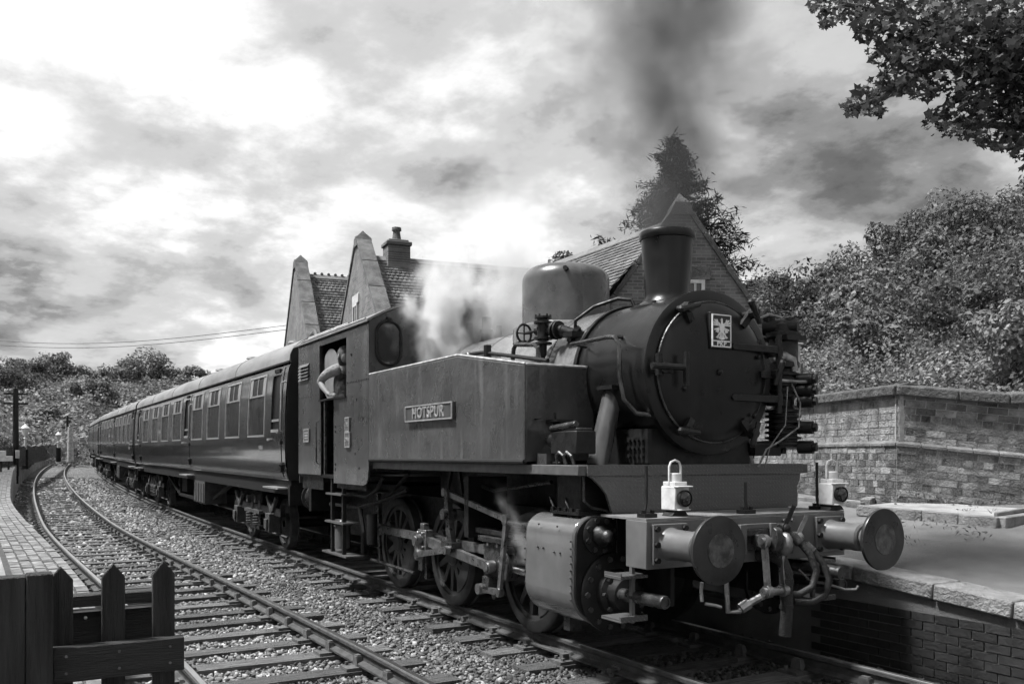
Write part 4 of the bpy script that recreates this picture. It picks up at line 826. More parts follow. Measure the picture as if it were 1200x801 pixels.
# driver leaning at the cab doorway
def person():
    t=empty('person',(-1.47,-1.16,1.45)); tag(t,'person in a pale rolled-sleeve shirt and dark waistcoat leaning on the cab side','person')
    skin=mat('skin',.14,.2,rough=.7,scale=9); shirt=mat('shirt',.15,.28,rough=.85,scale=12,bump=.04,bscale=9); vest=mat('waistcoat',.02,.04,rough=.85,scale=9,bump=.04,bscale=14); hair=mat('hair',.05,.10,rough=.7,scale=30,bump=.03,bscale=60)
    def skinmesh(name,V,E,rad,m,root=0,sub=2):
        me=bpy.data.meshes.new(name); me.from_pydata(V,E,[]); o=bpy.data.objects.new(name,me); COL.objects.link(o); o.parent=t
        o.modifiers.new('skin','SKIN'); sv=me.skin_vertices[0].data
        for i,r in enumerate(rad): sv[i].radius=(r,r) if not hasattr(r,'__len__') else r; sv[i].use_root=(i==root)
        o.modifiers['skin'].use_smooth_shade=True
        s=o.modifiers.new('sub','SUBSURF'); s.levels=sub; s.render_levels=sub; me.materials.append(m); return o
    # body (legs, trunk, neck, head) as one skinned figure, local metres
    V=[(0,0,.92),(0,0,1.05),(-.02,-.03,1.22),(-.02,-.06,1.38),(.02,-.05,1.49),(.06,-.06,1.58),(.08,-.06,1.66),(-.02,.10,.88),(-.03,.10,.48),(-.04,.11,.08),(.06,.11,.04),(.02,-.10,.88),(.03,-.10,.48),(.02,-.10,.08),(.12,-.10,.04)]
    E=[(0,1),(1,2),(2,3),(3,4),(4,5),(5,6),(0,7),(7,8),(8,9),(9,10),(0,11),(11,12),(12,13),(13,14)]
    skinmesh('body',V,E,[(.15,.17),(.14,.16),(.15,.17),(.11,.13),(.06,.06),(.085,.10),(.09,.105),.10,.075,.05,.04,.10,.075,.05,.04],vest)
    # near arm: upper arm in the sleeve, bare forearm down to the sill
    skinmesh('shirt_sleeve',[(.03,-.06,1.47),(-.02,-.16,1.455),(-.10,-.235,1.41),(-.18,-.28,1.36),(-.25,-.305,1.29),(-.20,-.305,1.25)],[(0,1),(1,2),(2,3),(3,4),(4,5)],[.11,.095,.075,.064,.058,.050],shirt)
    skinmesh('shirt_shoulders',[(.01,-.14,1.46),(.0,-.03,1.48),(.0,.15,1.46),(.06,.22,1.28),(.16,.16,1.13)],[(0,1),(1,2),(2,3),(3,4)],[.11,.125,.10,.07,.05],shirt)
    skinmesh('forearm',[(-.235,-.305,1.295),(-.12,-.30,1.21),(.03,-.275,1.115),(.085,-.265,1.105)],[(0,1),(1,2),(2,3)],[.048,.042,.031,.036],skin)
    for k in range(4): skinmesh('finger',[(.085,-.295+.02*k,1.11),(.135,-.30+.022*k,1.112),(.16,-.30+.022*k,1.09),(.165,-.30+.022*k,1.07)],[(0,1),(1,2),(2,3)],[.011,.010,.009,.008],skin,sub=1)
    skinmesh('thumb',[(.06,-.24,1.11),(.09,-.21,1.12),(.12,-.20,1.105)],[(0,1),(1,2)],[.012,.011,.009],skin,sub=1)
    h=MB().sphere((.075,-.06,1.67),.108,16,(1.0,.88,1.15)); obj('hair',h,hair,t)
    obj('face',MB().sphere((.125,-.06,1.635),.085,14,(.75,.85,1.15)).sphere((.19,-.06,1.63),.018,8,(1,.8,1.4)).sphere((.165,-.09,1.66),.010,6).sphere((.165,-.03,1.66),.010,6).sphere((.09,-.15,1.635),.03,8,(.8,.35,1.2)),skin,t)
    obj('collar',MB().lathe((.04,-.05,1.46),(.3,0,1),[(0,.075),(.05,.068),(.05,.06)],16),shirt,t)
person()
# ================================================================ passenger carriages
cpaint=mat('carriage_paint',.010,.018,rough=.18,scale=2.5,detail=6,streak=.35,streak_col=.075,coat=.9,bump=.010,bscale=2.2,rvar=.06)
croof=mat('carriage_roof',.12,.20,rough=.6,scale=2,detail=7,stretch=(.4,1,1),rvar=.1)
alu=mat('window_aluminium',.28,.45,rough=.35,metal=.6,scale=12)
cglass=mat('carriage_glass',.006,.02,rough=.06,spec=.5,scale=3,bump=.012,bscale=4,rand=.5); vent_dark=mat('vent_dark',.004,.007,rough=.4)
under=mat('underframe',.006,.012,rough=.7,spec=.25,scale=9,bump=.01)
bog=mat('bogie_grime',.02,.05,rough=.7,scale=9,bump=.01)
LC=20.0
PZ=[1.31,1.36,1.42,1.52,1.66,1.85,2.0,2.06,2.3,2.76,3.0,3.12,3.23]; PY=[1.27,1.287,1.302,1.317,1.328,1.334,1.336,1.336,1.332,1.314,1.292,1.272,1.235]
def sy(z): return float(np.interp(z,PZ,PY))
WIN=[(-2.57,-1.35),(-4.6,-3.32),(-6.58,-5.27),(-8.53,-7.17),(-11.52,-10.14),(-13.58,-12.26),(-15.6,-14.28),(-17.75,-16.45)]
DOOR=[(-1.0,-.22),(-9.72,-8.86),(-19.3,-18.45)]
def patch(mb,s,x0,x1,z0,z1,off,th=0.0,nx=1):
    zs=[z0]+[z for z in PZ if z0+1e-4<z<z1-1e-4]+[z1]; k=len(mb.v)
    for o_ in ((off,off-th) if th else (off,)):
        for i in range(nx+1):
            x=x0+(x1-x0)*i/nx
            for z in zs: mb.v.append((x,s*(sy(z)+o_),z))
    w=len(zs); N=(nx+1)*w
    for i in range(nx):
        for j in range(w-1): a=k+i*w+j; mb.f.append((a,a+w,a+w+1,a+1))
    if th:
        for j in range(w-1):
            a=k+j; mb.f.append((a,a+1,a+N+1,a+N)); a=k+nx*w+j; mb.f.append((a,a+N,a+N+1,a+1))
        for i in range(nx):
            a=k+i*w; mb.f.append((a,a+N,a+N+w,a+w)); a=k+i*w+w-1; mb.f.append((a,a+w,a+N+w,a+N))
def coach(label):
    T=empty('passenger_carriage',(0,0,0)); tag(T,label,'railway carriage','carriages coupled behind the locomotive')
    def Q(n,mb,m,par=None,bevel=0,smooth=35,**k): return obj(n,mb,m,par or T,bevel,smooth,**k)
    for s in (-1,1):
        holes=[(a,b,2.06,3.12) for a,b in WIN]+[(a+.13,b-.13,2.12,3.06) for a,b in DOOR]
        xs=sorted({0,-LC}|{h[0] for h in holes}|{h[1] for h in holes}); mb=MB()
        for x0,x1 in zip(xs,xs[1:]):
            hh=[h for h in holes if h[0]<=x0+1e-6 and h[1]>=x1-1e-6]
            if hh:
                h=hh[0]; patch(mb,s,x0,x1,1.31,h[2],0); patch(mb,s,x0,x1,h[3],3.23,0)
                # reveals
                for xx in (x0,x1): mb.raw([(xx,s*sy(h[2]),h[2]),(xx,s*sy(2.6),2.6),(xx,s*sy(h[3]),h[3]),(xx,s*(sy(h[3])-.05),h[3]),(xx,s*(sy(2.6)-.05),2.6),(xx,s*(sy(h[2])-.05),h[2])],[(0,1,4,5),(1,2,3,4)])
                for zz in (h[2],h[3]): mb.raw([(x0,s*sy(zz),zz),(x1,s*sy(zz),zz),(x1,s*(sy(zz)-.05),zz),(x0,s*(sy(zz)-.05),zz)],[(0,1,2,3)])
            else: patch(mb,s,x0,x1,1.31,3.23,0,nx=max(1,int((x1-x0)/.6)))
        sd_=Q('body_side',mb,cpaint)
        if s<0: SIDE=sd_
        mb=MB(); patch(mb,s,-LC,0,1.995,2.02,.012,.014); Q('waist_moulding',mb,cpaint,sd_)
        if s>0:
            mb=MB()
            for a,b,c,d in holes: patch(mb,s,a,b,c,d,-.03)
            Q('panes',mb,cglass,sd_,kind='stuff'); continue
        for a,b in WIN:
            mb=MB(); patch(mb,s,a,b,2.06,3.12,-.022); w=Q('window',mb,cglass)
            mb=MB(); t=.034
            patch(mb,s,a-.02,b+.02,2.035,2.035+t,.010,.03); patch(mb,s,a-.02,b+.02,3.10,3.10+t,.010,.03); patch(mb,s,a-.02,a-.02+t,2.08,3.10,.010,.03); patch(mb,s,b+.02-t,b+.02,2.08,3.10,.010,.03); patch(mb,s,a+.03,b-.03,2.755,2.785,.004,.03)
            Q('window_frame',mb,alu,w)
            c=(a+b)/2
            mb=MB(); patch(mb,s,c-.36,c+.36,2.80,3.07,-.006,.01); Q('ventilator',mb,vent_dark,w)
            mb=MB(); patch(mb,s,c-.02,c+.02,2.79,3.09,.002,.02); patch(mb,s,a+.03,c-.38,2.79,3.09,.0,.02); patch(mb,s,c+.38,b-.03,2.79,3.09,.0,.02); Q('vent_slide',mb,alu,w)
        for i,(a,b) in enumerate(DOOR):
            mb=MB(); o_=.009
            patch(mb,s,a,b,1.36,2.12,o_,.012); patch(mb,s,a,b,3.06,3.17,o_,.012); patch(mb,s,a,a+.13,2.12,3.06,o_,.012); patch(mb,s,b-.13,b,2.12,3.06,o_,.012)
            d=Q('door',mb,cpaint)
            mb=MB(); patch(mb,s,a+.13,b-.13,2.12,3.06,-.03); Q('door_window',mb,vent_dark,d)
            mb=MB(); patch(mb,s,a+.15,b-.15,2.10,2.15,.015,.02); patch(mb,s,a+.15,b-.15,2.28,2.32,.0,.02); Q('window_rail',mb,alu,d)
            Q('door_handle',MB().cyl((a+.08,s*1.345,1.98),(a+.08,s*1.39,1.98),.02,8).bar((a+.08,s*1.39,1.98),(a+.2,s*1.39,1.975),.02,.03).cyl((b-.1,s*1.36,2.1),(b-.1,s*1.39,2.1),.025,8),alu,d)
            Q('hinge',MB().box(b-.03,b+.03,s*1.35,s*1.31,1.44,1.56).box(b-.03,b+.03,s*1.36,s*1.32,1.90,1.96).sphere((b+.02,s*1.335,1.56),.045,8),under,d)
            Q('door_vent',MB().box((a+b)/2-.16,(a+b)/2+.16,s*1.30,s*1.26,3.10,3.16),under,d)
            mb=MB(); Q('grab_rail',MB().tube([(b+.10,s*1.335,2.1),(b+.10,s*1.375,2.13),(b+.10,s*1.36,2.9),(b+.10,s*1.30,2.93)],.014,6),alu,d)
    # scuffed paint along the bottom edge
    # roof
    mb=MB(); n=20; pr=[]
    for k in range(n+1):
        t=PI*k/n; c,s_=math.cos(t),math.sin(t); pr.append((1.262*math.copysign(abs(c)**.82,c),3.235+.545*abs(s_)**.80))
    nx=24
    for i in range(nx+1):
        for y,z in pr: mb.v.append((-LC*i/nx,y,z))
    w=n+1
    for i in range(nx):
        for j in range(n): a=i*w+j; mb.f.append((a,a+1,a+w+1,a+w))
    mb.f.append(tuple(range(w))); mb.f.append(tuple(range(nx*w,nx*w+w))[::-1])
    rf=Q('roof',mb,croof)
    Q('gutter',MB().bar((0,-1.262,3.245),(-LC,-1.262,3.245),.02,.03).bar((0,1.262,3.245),(-LC,1.262,3.245),.02,.03),under,rf)
    for x in (-2.2,-5.6,-9,-12.4,-15.8,-18.4):
        for y in (-.55,.55): Q('roof_vent',MB().lathe((x,y,3.70),(0,0,1),[(0,.13),(.05,.13),(.06,.09),(.09,.09),(.10,.14),(.14,.12),(.16,0)],16),croof,rf)
    for x in (-4,-8,-12,-16): Q('roof_seam',MB().tube([(x,y*1.002,z+.002) for y,z in pr],.008,5),croof,rf)
    # ends
    ep=[(-1.27,1.31),(-1.336,2.0),(-1.27,3.12),(-1.235,3.23)]+[(-y,z) for y,z in pr[1:-1]]+[(1.235,3.23),(1.27,3.12),(1.336,2.0),(1.27,1.31)]
    endm=mat('carriage_end',.012,.022,rough=.4,scale=4,streak=.2,streak_col=.05)
    for x in (-.004,-LC+.004):
        e=Q('body_end',MB().prism(ep,x-.02,x+.02,'yz'),endm)
        k=1 if x>-1 else -1
        Q('gangway',MB().box(x,x+k*.16,-.48,.48,1.25,3.35).box(x,x+k*.2,-.55,-.45,1.2,3.4).box(x,x+k*.2,.45,.55,1.2,3.4),under,e)
        for y in (-.875,.875): Q('end_buffer',MB().lathe((x,y,1.04),(k,0,0),[(-.2,.12),(.1,.10),(.12,.19),(.14,.225),(.155,.225),(.16,0)],24),bog,e)
        for y in (-1.05,1.05): Q('end_pipe',MB().tube([(x+k*.03,y,1.35),(x+k*.06,y,1.4),(x+k*.06,y,3.2)],.018,6),under,e)
    # underframe
    Q('solebar',MB().box(-LC+.02,-.02,-1.22,-1.14,1.06,1.31).box(-LC+.02,-.02,1.14,1.22,1.06,1.31).box(-LC+.02,-.02,-1.14,1.14,1.22,1.305),under)
    Q('headstock',MB().box(-.12,0,-1.25,1.25,.90,1.22).box(-LC,-LC+.12,-1.25,1.25,.90,1.22),under)
    for a,b in DOOR: Q('step_board',MB().box(a-.1,b+.1,-1.42,-1.18,1.16,1.185),alu)
    Q('truss',MB().bar((-5.3,-1.0,1.1),(-8,-1.0,.55),.06,.07).bar((-8,-1.0,.55),(-12.2,-1.0,.55),.06,.07).bar((-12.2,-1.0,.55),(-14.8,-1.0,1.1),.06,.07).bar((-8,-1.0,.55),(-8,-1.0,1.1),.06,.07).bar((-12.2,-1.0,.55),(-12.2,-1.0,1.1),.06,.07),under)
    bx=Q('battery_box',MB().box(-8.9,-7.5,-1.22,-.7,.52,1.06),bog,bevel=.01); 
    mb=MB()
    for k in range(4): mb.box(-8.8+.33*k,-8.55+.33*k,-1.235,-1.21,.56,1.0)
    Q('battery_lids',mb,bog,bx)
    Q('dynamo',MB().cyl((-10.6,-.6,.8),(-10.6,.2,.8),.22,18).box(-12.0,-11.2,-1.0,-.4,.65,1.06).cyl((-13.4,-.7,.85),(-12.6,-.7,.85),.2,16),under)
    for bx_ in (-3.15,-16.85):
        B=Q('bogie',MB().box(bx_-1.85,bx_+1.85,-1.06,-.98,.62,.76).box(bx_-1.85,bx_+1.85,.98,1.06,.62,.76).box(bx_-.3,bx_+.3,-1.0,1.0,.60,1.0).box(bx_-.55,bx_+.55,-1.12,-.98,.30,.37),under)
        for x in (bx_-1.3,bx_+1.3):
            Q('axle',MB().cyl((x,-.8,.46),(x,.8,.46),.075,12),under,B)
            for s in (-1,1): Q('wheel',MB().lathe((x,s*.78,.46),(0,s,0),[(.07,.06),(.07,.15),(.01,.2),(.02,.36),(.06,.37),(.06,.44),(.05,.457),(-.06,.46),(-.07,.49),(-.08,.49),(-.08,.0)],32),bog,B)
            Q('axlebox',MB().box(x-.14,x+.14,-1.16,-.98,.32,.66).box(x-.09,x+.09,-1.20,-1.16,.38,.56).prism([(x-.30,.98),(x-.36,.92),(x-.05,.66),(x+.05,.66),(x+.36,.92),(x+.30,.98),(x,.76)],-1.10,-1.04,'xz'),bog,B,bevel=.01)
        for x in (bx_-.28,bx_+.28):
            mb=MB().tube([(x+.11*math.cos(a),-1.05+.11*math.sin(a),.38+.024*a/(2*PI)*2.2) for a in [2*PI*k/10 for k in range(41)]],.020,6); Q('coil_spring',mb,bog,B)
            Q('swing_link',MB().bar((x*1.0+.2,-1.1,.36),(x+.12,-1.08,.95),.04,.05),bog,B)
        Q('bolster_plank',MB().box(bx_-.6,bx_+.6,-1.14,-.96,.60,.66).cyl((bx_-.55,-1.10,.84),(bx_-.55,-1.02,.84),.07,12).cyl((bx_+.1,-1.10,.86),(bx_+.1,-1.02,.86),.07,12),bog,B)
        Q('brake_rod',MB().tube([(bx_-1.9,-.95,.28),(bx_+1.9,-.95,.26)],.02,6),bog,B)
    text('running_number','3454',.13,mat('faded_number',.16,.2,rough=.6),SIDE,(-1.62,-1.3355,1.83),(R(91),0,0),.002)
    return T
def copy_tree(o,parent=None):
    c=o.copy(); COL.objects.link(c); c.parent=parent
    for ch_ in o.children: copy_tree(ch_,c)
    return c
c1=coach('first carriage behind the locomotive, glossy dark sides and a pale roof')
def place_coach(c,x0):
    x1=x0-LC; a=Vector((x0,yc(x0),zg(x0))); b=Vector((x1,yc(x1),zg(x1))); d=b-a
    c.location=a; c.rotation_euler=(0,math.atan2(d.z,-d.x)*1.0,math.atan2(-d.y,-d.x))
place_coach(c1,-3.95)
c2=copy_tree(c1); c2['label']='second carriage of the train, coupled between two others'; place_coach(c2,-3.95-LC-.42)
c3=copy_tree(c1); c3['label']='last carriage visible, at the tail of the train on the curve'; place_coach(c3,-3.95-2*LC-.84)
# ================================================================ station buildings, fences, lamps
def brick_mat(name,axes,c1=.09,c2=.17,mort=.20,sc=1.0):
    m=bpy.data.materials.new(name); m.use_nodes=True; nt=m.node_tree; n=nodes(nt); L=nt.links.new; bs=nt.nodes['Principled BSDF']; bs.inputs['Roughness'].default_value=.9
    tc=n('ShaderNodeTexCoord'); s=n('ShaderNodeSeparateXYZ'); L(tc.outputs['Object'],s.inputs[0]); c=n('ShaderNodeCombineXYZ'); L(s.outputs[axes[0]],c.inputs[0]); L(s.outputs[axes[1]],c.inputs[1])
    b=n('ShaderNodeTexBrick'); b.inputs['Color1'].default_value=(c1,c1,c1,1); b.inputs['Color2'].default_value=(c2,c2,c2,1); b.inputs['Mortar'].default_value=(mort,mort,mort,1); b.inputs['Scale'].default_value=1/sc; b.inputs['Brick Width'].default_value=.23; b.inputs['Row Height'].default_value=.078; b.inputs['Mortar Size'].default_value=.009; b.inputs['Bias'].default_value=-.1
    L(c.outputs[0],b.inputs[0]); no=n('ShaderNodeTexNoise',inp={2:1.2,3:7}); L(tc.outputs['Object'],no.inputs[0]); mr=n('ShaderNodeMapRange',inp={1:.3,2:.7,3:.65,4:1.3}); L(no.outputs[0],mr.inputs[0])
    mx=n('ShaderNodeVectorMath',operation='SCALE'); L(b.outputs[0],mx.inputs[0]); L(mr.outputs[0],mx.inputs['Scale']); L(mx.outputs[0],bs.inputs['Base Color'])
    bu=n('ShaderNodeBump',inp={0:.7,1:.01}); bu.invert=True; L(b.outputs['Fac'],bu.inputs['Height']); L(bu.outputs[0],bs.inputs['Normal']); return m
BF=brick_mat('station_brick_front',(0,2)); BS=brick_mat('station_brick_side',(1,2))
stone=mat('gable_coping',.055,.13,rough=.9,scale=3,detail=8,bump=.03,bscale=20,rand=.15)
tilem=mat('roof_tile',.10,.20,rough=.85,scale=2.5,detail=8,attr='tone'); whitep=mat('white_paint',.40,.55,rough=.5,scale=8)
def tiles(name,p0,ex,ey,w,h,parent,rowh=.17,tw=.17,band=True):
    """tile courses on a roof plane: p0 lower corner, ex along the eaves, ey up the slope"""
    p0,ex,ey=Vector(p0),Vector(ex).normalized(),Vector(ey).normalized(); nz=ex.cross(ey).normalized(); nz=nz if nz.z>0 else -nz
    V=[];F=[];T=[]
    rows=int(h/rowh)
    for r_ in range(rows):
        fish=band and (r_%6)<3; o_=tw/2 if r_%2 else 0
        for k in range(int(w/tw)+1):
            x0=max(0,k*tw-o_); x1=min(w,k*tw-o_+tw-.012)
            if x1-x0<.03: continue
            xm=(x0+x1)/2; y0=r_*rowh; lift=.035+random.uniform(0,.012)
            sh=.075 if fish else 0.0
            pts=[(x0,y0+sh,lift),(xm,y0,lift+.004),(x1,y0+sh,lift),(x1,y0+rowh*1.25,.006),(xm,y0+rowh*1.25,.008),(x0,y0+rowh*1.25,.006)]
            b=len(V); V+=[tuple(p0+ex*a+ey*c+nz*d) for a,c,d in pts]; t=random.uniform(.7,1.25); T+=[t]*6
            V+=[tuple(p0+ex*a+ey*c+nz*(d-.03)) for a,c,d in pts[:3]]; T+=[t]*3
            F+=[(b,b+1,b+4,b+5),(b+1,b+2,b+3,b+4),(b+6,b+7,b+1,b),(b+7,b+8,b+2,b+1)]
    o=npmesh(name,V,F,tilem,{'tone':T},parent); o['kind']='stuff'; return o
def wing(loc,rz,za,ze,slope,L,label,par_h=.5,crest=False,th=.42,win=None,tile_both=False,rear=True,base=.5):
    """gabled wing: local x across the gable (centre 0), y back along the ridge, z up from rail level"""
    t=empty('station_building',(loc[0],loc[1],0),rz); tag(t,label,'building','brick station buildings')
    a=(za-ze)/slope; zr=za-par_h
    def gab(y0,y1,z): return MB().prism([(-a,base),(a,base),(a,ze),(0,z),(-a,ze)],y0,y1,'xz')
    obj('gable_wall',gab(0,th,za),BF,t)
    for s in (-1,1):
        d=Vector((s*a,0,-(za-ze))); ln=d.length; dn=d.normalized(); nn=Vector((dn.z*-s*-1,0,dn.x)); nn=Vector((-dn.z*s,0,dn.x*s)); nn=nn if nn.z>0 else -nn
        k=5
        for i in range(k):
            p=Vector((0,0,za))+d*(i/k); q=Vector((0,0,za))+d*((i+1)/k-.004); p=p+nn*.04; q=q+nn*.04
            mb=MB().raw([(v.x,y,v.z) for v,y in ((p-nn*.06,-.05),(p+nn*.06,-.05),(p+nn*.06,th+.05),(p-nn*.06,th+.05),(q-nn*.06,-.05),(q+nn*.06,-.05),(q+nn*.06,th+.05),(q-nn*.06,th+.05))],[(0,1,2,3),(7,6,5,4),(0,4,5,1),(1,5,6,2),(2,6,7,3),(3,7,4,0)])
            obj('coping_stone',mb,stone,t,bevel=.012)
        # kneeler at the foot
        obj('kneeler',MB().box(s*a-.28,s*a+.28,-.10,th+.10,ze-.42,ze-.02),stone,t,bevel=.03)
    obj('apex_stone',MB().raw([(-.30,-.06,za-.30),(.30,-.06,za-.30),(.30,th+.06,za-.30),(-.30,th+.06,za-.30),(-.17,-.06,za+.0),(.17,-.06,za+.0),(.17,th+.06,za+.0),(-.17,th+.06,za+.0),(0,th/2,za+.28)],[(3,2,1,0),(0,1,5,4),(1,2,6,5),(2,3,7,6),(3,0,4,7),(4,5,8),(5,6,8),(6,7,8),(7,4,8)]),stone,t,bevel=.008)
    zs=ze-par_h+.15
    ax=(zr-zs)/slope
    obj('side_wall',MB().box(-a+.05,-a+.3,th,L,base,zs).box(a-.3,a-.05,th,L,base,zs),BS,t)
    # roof planes
    for s in (-1,1):
        e0=Vector((s*(ax+.25),th,zs-.25*slope)); up=Vector((-s*(ax+.25),0,(zr-zs)+.25*slope)); ln=up.length
        mb=MB().raw([e0,e0+Vector((0,L-th,0)),e0+Vector((0,L-th,0))+up,e0+up],[(0,1,2,3)])
        rf=obj('roof',mb,mat('roof_under',.06,.1,rough=.9),t)
        if s>0 or tile_both: tiles('roof_tiles',e0 if s>0 else e0,(0,1,0),up,L-th,ln,rf)
    rg=obj('ridge_tiles',MB().prism([(-.16,zr-.10),(0,zr+.08),(.16,zr-.10)],th,L,'xz'),mat('ridge_tile',.10,.16,rough=.85,scale=4),t)
    if crest:
        mb=MB(); n=int((L-th)/.28)
        for k in range(n): y=th+.1+.28*k; mb.prism([(y-.05,zr+.04),(y+.05,zr+.04),(y+.06,zr+.13),(y,zr+.17),(y-.06,zr+.13)],-.03,.03,'yz')
        obj('crest_finials',mb,MATS['ridge_tile'],rg,kind='stuff')
    if rear: obj('rear_parapet',gab(L-.02,L+.3,za-.1),BF,t)
    if win:
        x,z,w,h=win
        o=obj('window',MB().box(x-w/2,x+w/2,-.03,.02,z,z+h),glassd,t)
        obj('window_frame',MB().box(x-w/2-.08,x-w/2,-.07,.03,z-.02,z+h+.08).box(x+w/2,x+w/2+.08,-.07,.03,z-.02,z+h+.08).box(x-w/2,x+w/2,-.07,.03,z+h,z+h+.08).box(x-.03,x+.03,-.06,.02,z,z+h),whitep,o)
        obj('lintel',MB().box(x-w/2-.22,x+w/2+.22,-.05,.1,z+h+.09,z+h+.40),(whitep if rear else stone),o,bevel=.01)
    return t
g2=at(418,279,31); RZ=.134
w2=wing((g2.x,g2.y),-RZ+.0,g2.z,4.0,1.02,8.2,'station wing with a chimney on its ridge and a tall gable beside the steam',par_h=.62,win=(-.05,6.0,.5,.8))
w2.rotation_euler=(0,0,-RZ)
g1=at(346,306,37)
w1=wing((g1.x,g1.y),-RZ,g1.z,4.6,1.1,5.5,'station wing with crested ridge and narrow gable above the first carriage',par_h=.55,crest=True,rear=False)
# chimney stack on the second wing
def stack():
    m=BF
    c=obj('chimney_stack',MB().box(-.36,.36,1.0,1.8,7.8,8.95).box(-.41,.41,.95,1.85,8.95,9.08).box(-.32,.32,1.05,1.75,9.08,9.16),m,w2,bevel=.02)
    obj('chimney_pot',MB().lathe((0,1.4,9.14),(0,0,1),[(0,.17),(.35,.12),(.38,.17),(.48,.16),(.48,.1)],16),stone,c)
stack()
# the near gable behind the chimney, with its range running back along the platform
g3=at(799,237,21)
w3=wing((g3.x,g3.y),R(65),g3.z,3.9,1.42,.9,'near station gable with a white window behind the locomotive chimney',par_h=.55,win=(.30,4.95,.30,.75),th=.45,rear=False)
def range_():
    p=at(797,256,21); t=empty('station_building',(g3.x-.1,g3.y,0),-.03); tag(t,'low tiled station range between the near gable and the steam','building','brick station buildings')
    zr=p.z; L=7.2; a=3.1; sl=1.0
    obj('front_wall',MB().box(-L,0,-a+.2,-a+.5,.5,zr-a*sl+.1),BF,t)
    for s in (-1,1):
        e0=Vector((-L,s*(a+.25),zr-(a+.25)*sl)); up=Vector((0,-s*(a+.25),(a+.25)*sl))
        rf=obj('roof',MB().raw([e0,e0+Vector((L-.3,0,0)),e0+Vector((L-.3,0,0))+up,e0+up],[(0,1,2,3)]),mat('roof_under',.06,.1,rough=.9),t)
        if s<0: tiles('roof_tiles',e0,(1,0,0),up,L-.3,up.length,rf,rowh=.15,band=False)
    obj('ridge_tiles',MB().prism([(-.16,zr-.10),(0,zr+.08),(.16,zr-.10)],-L,-.3,'yz'),MATS['ridge_tile'],t)
range_()

# foreground picket fence across the platform end
fw=mat('fence_wood',.006,.04,rough=.6,scale=3,detail=9,stretch=(9,9,.6),bump=.03,bscale=14,rand=.2); fwt=mat('fence_rail_wood',.014,.03,rough=.65,scale=3,detail=8,stretch=(6,.5,6),bump=.015,bscale=30)
def fence():
    t=empty('picket_fence',(7.36,-5.2,.1)); tag(t,'dark picket fence and heavy post at the platform end','fence'); inv=Matrix.Translation((7.36,-5.2,.1)).inverted()
    def F_(n,mb,m,bevel=.004): return obj(n,mb.xform(inv),m,t,bevel=bevel)
    for y in (-5.235,-5.078,-4.920): F_('picket',MB().prism([(y-.036,.1),(y+.036,.1),(y+.036,1.322),(y,1.368),(y-.036,1.322)],7.345,7.367,'yz'),fw,.003)
    F_('front_rail',MB().box(7.37,7.42,-5.26,-4.862,1.0,1.112),fwt)
    F_('back_rail',MB().box(7.27,7.335,-5.28,-4.94,1.225,1.265),fwt); F_('back_board',MB().box(7.25,7.29,-5.28,-4.94,1.02,1.205),fwt)
    F_('rail_strip',MB().box(7.288,7.33,-5.28,-4.94,1.208,1.214),mat('fence_strip',.3,.4,rough=.5),.0)
    F_('bolt',MB().sphere((7.336,-5.16,1.19),.006,8),mat('bolt_head',.5,.6,rough=.3,metal=.8),0)
    for y in (-5.235,-5.078,-4.920):
        for z in (1.03,1.085): F_('nail',MB().cyl((7.42,y+.012,z),(7.4235,y+.012,z),.0045,8),mat('nail_head',.10,.2,rough=.4,metal=.7),0)
    for y0,y1,z in ((-5.42,-5.339,1.352),(-5.3375,-5.262,1.357),(-5.52,-5.4215,1.348)): F_('post_board',MB().box(7.385,7.46,y0,y1,.1,z),fw,.004)
fence()

# things at the far end of the left platform
def lamp_post(px,py_top,dep,label):
    p=at(px,533,dep); zt=at(px,py_top,dep).z; z0=plz(p.x); t=empty('lamp_post',(p.x,p.y,z0)); tag(t,label,'lamp post','platform lamp posts'); h=zt-z0
    obj('post',MB().lathe((0,0,0),(0,0,1),[(0,.14),(.3,.12),(.35,.07),(h-.75,.055),(h-.7,.10),(h-.66,.05),(h-.55,.06)],12),whitep,t)
    obj('lantern',MB().lathe((0,0,h-.55),(0,0,1),[(0,.10),(.35,.2),(.36,.22),(.5,.08),(.55,.03),(.6,0)],8),whitep,t)
    obj('post_base',MB().lathe((0,0,-.3),(0,0,1),[(0,.16),(1.0,.15),(1.0,.12)],12),blk,t)
lamp_post(29.5,497,46,'white platform lamp post beside the telegraph pole'); lamp_post(68.5,506,64,'white platform lamp post near the far end of the platform')
def pole(px,top,dep,h0,label,name,m,arms=0,rad=.11):
    p=at(px,533,dep); zt=at(px,top,dep).z; z0=plz(p.x) if h0 is None else h0; t=empty(name,(p.x,p.y,z0)); tag(t,label,'pole'); h=zt-z0
    obj('pole',MB().lathe((0,0,-.5),(0,0,1),[(0,rad*1.3),(h+.5,rad),(h+.5,0)],10),m,t)
    for k in range(arms):
        z=h-.25-.45*k; a=obj('cross_arm',MB().box(-.05,.05,-.5,.5,z-.04,z+.04),m,t)
        for y in (-.42,.42): obj('insulator',MB().lathe((0,y,z+.06),(0,0,1),[(0,.03),(.05,.05),(.12,.045),(.16,.02),(.16,0)],8),whitep,a)
pole(18.5,455,42,None,'dark telegraph pole with insulators on the brick-edged platform','telegraph_pole',blk,2)
pole(82.5,500,75,None,'stout pale post with a dark back at the platform end','signal_post',mat('grey_post',.2,.4,rough=.8,scale=6),0,.2)
pole(79,487,110,1.5,'far telegraph pole with two cross arms beyond the platform end','telegraph_pole',blk,2)
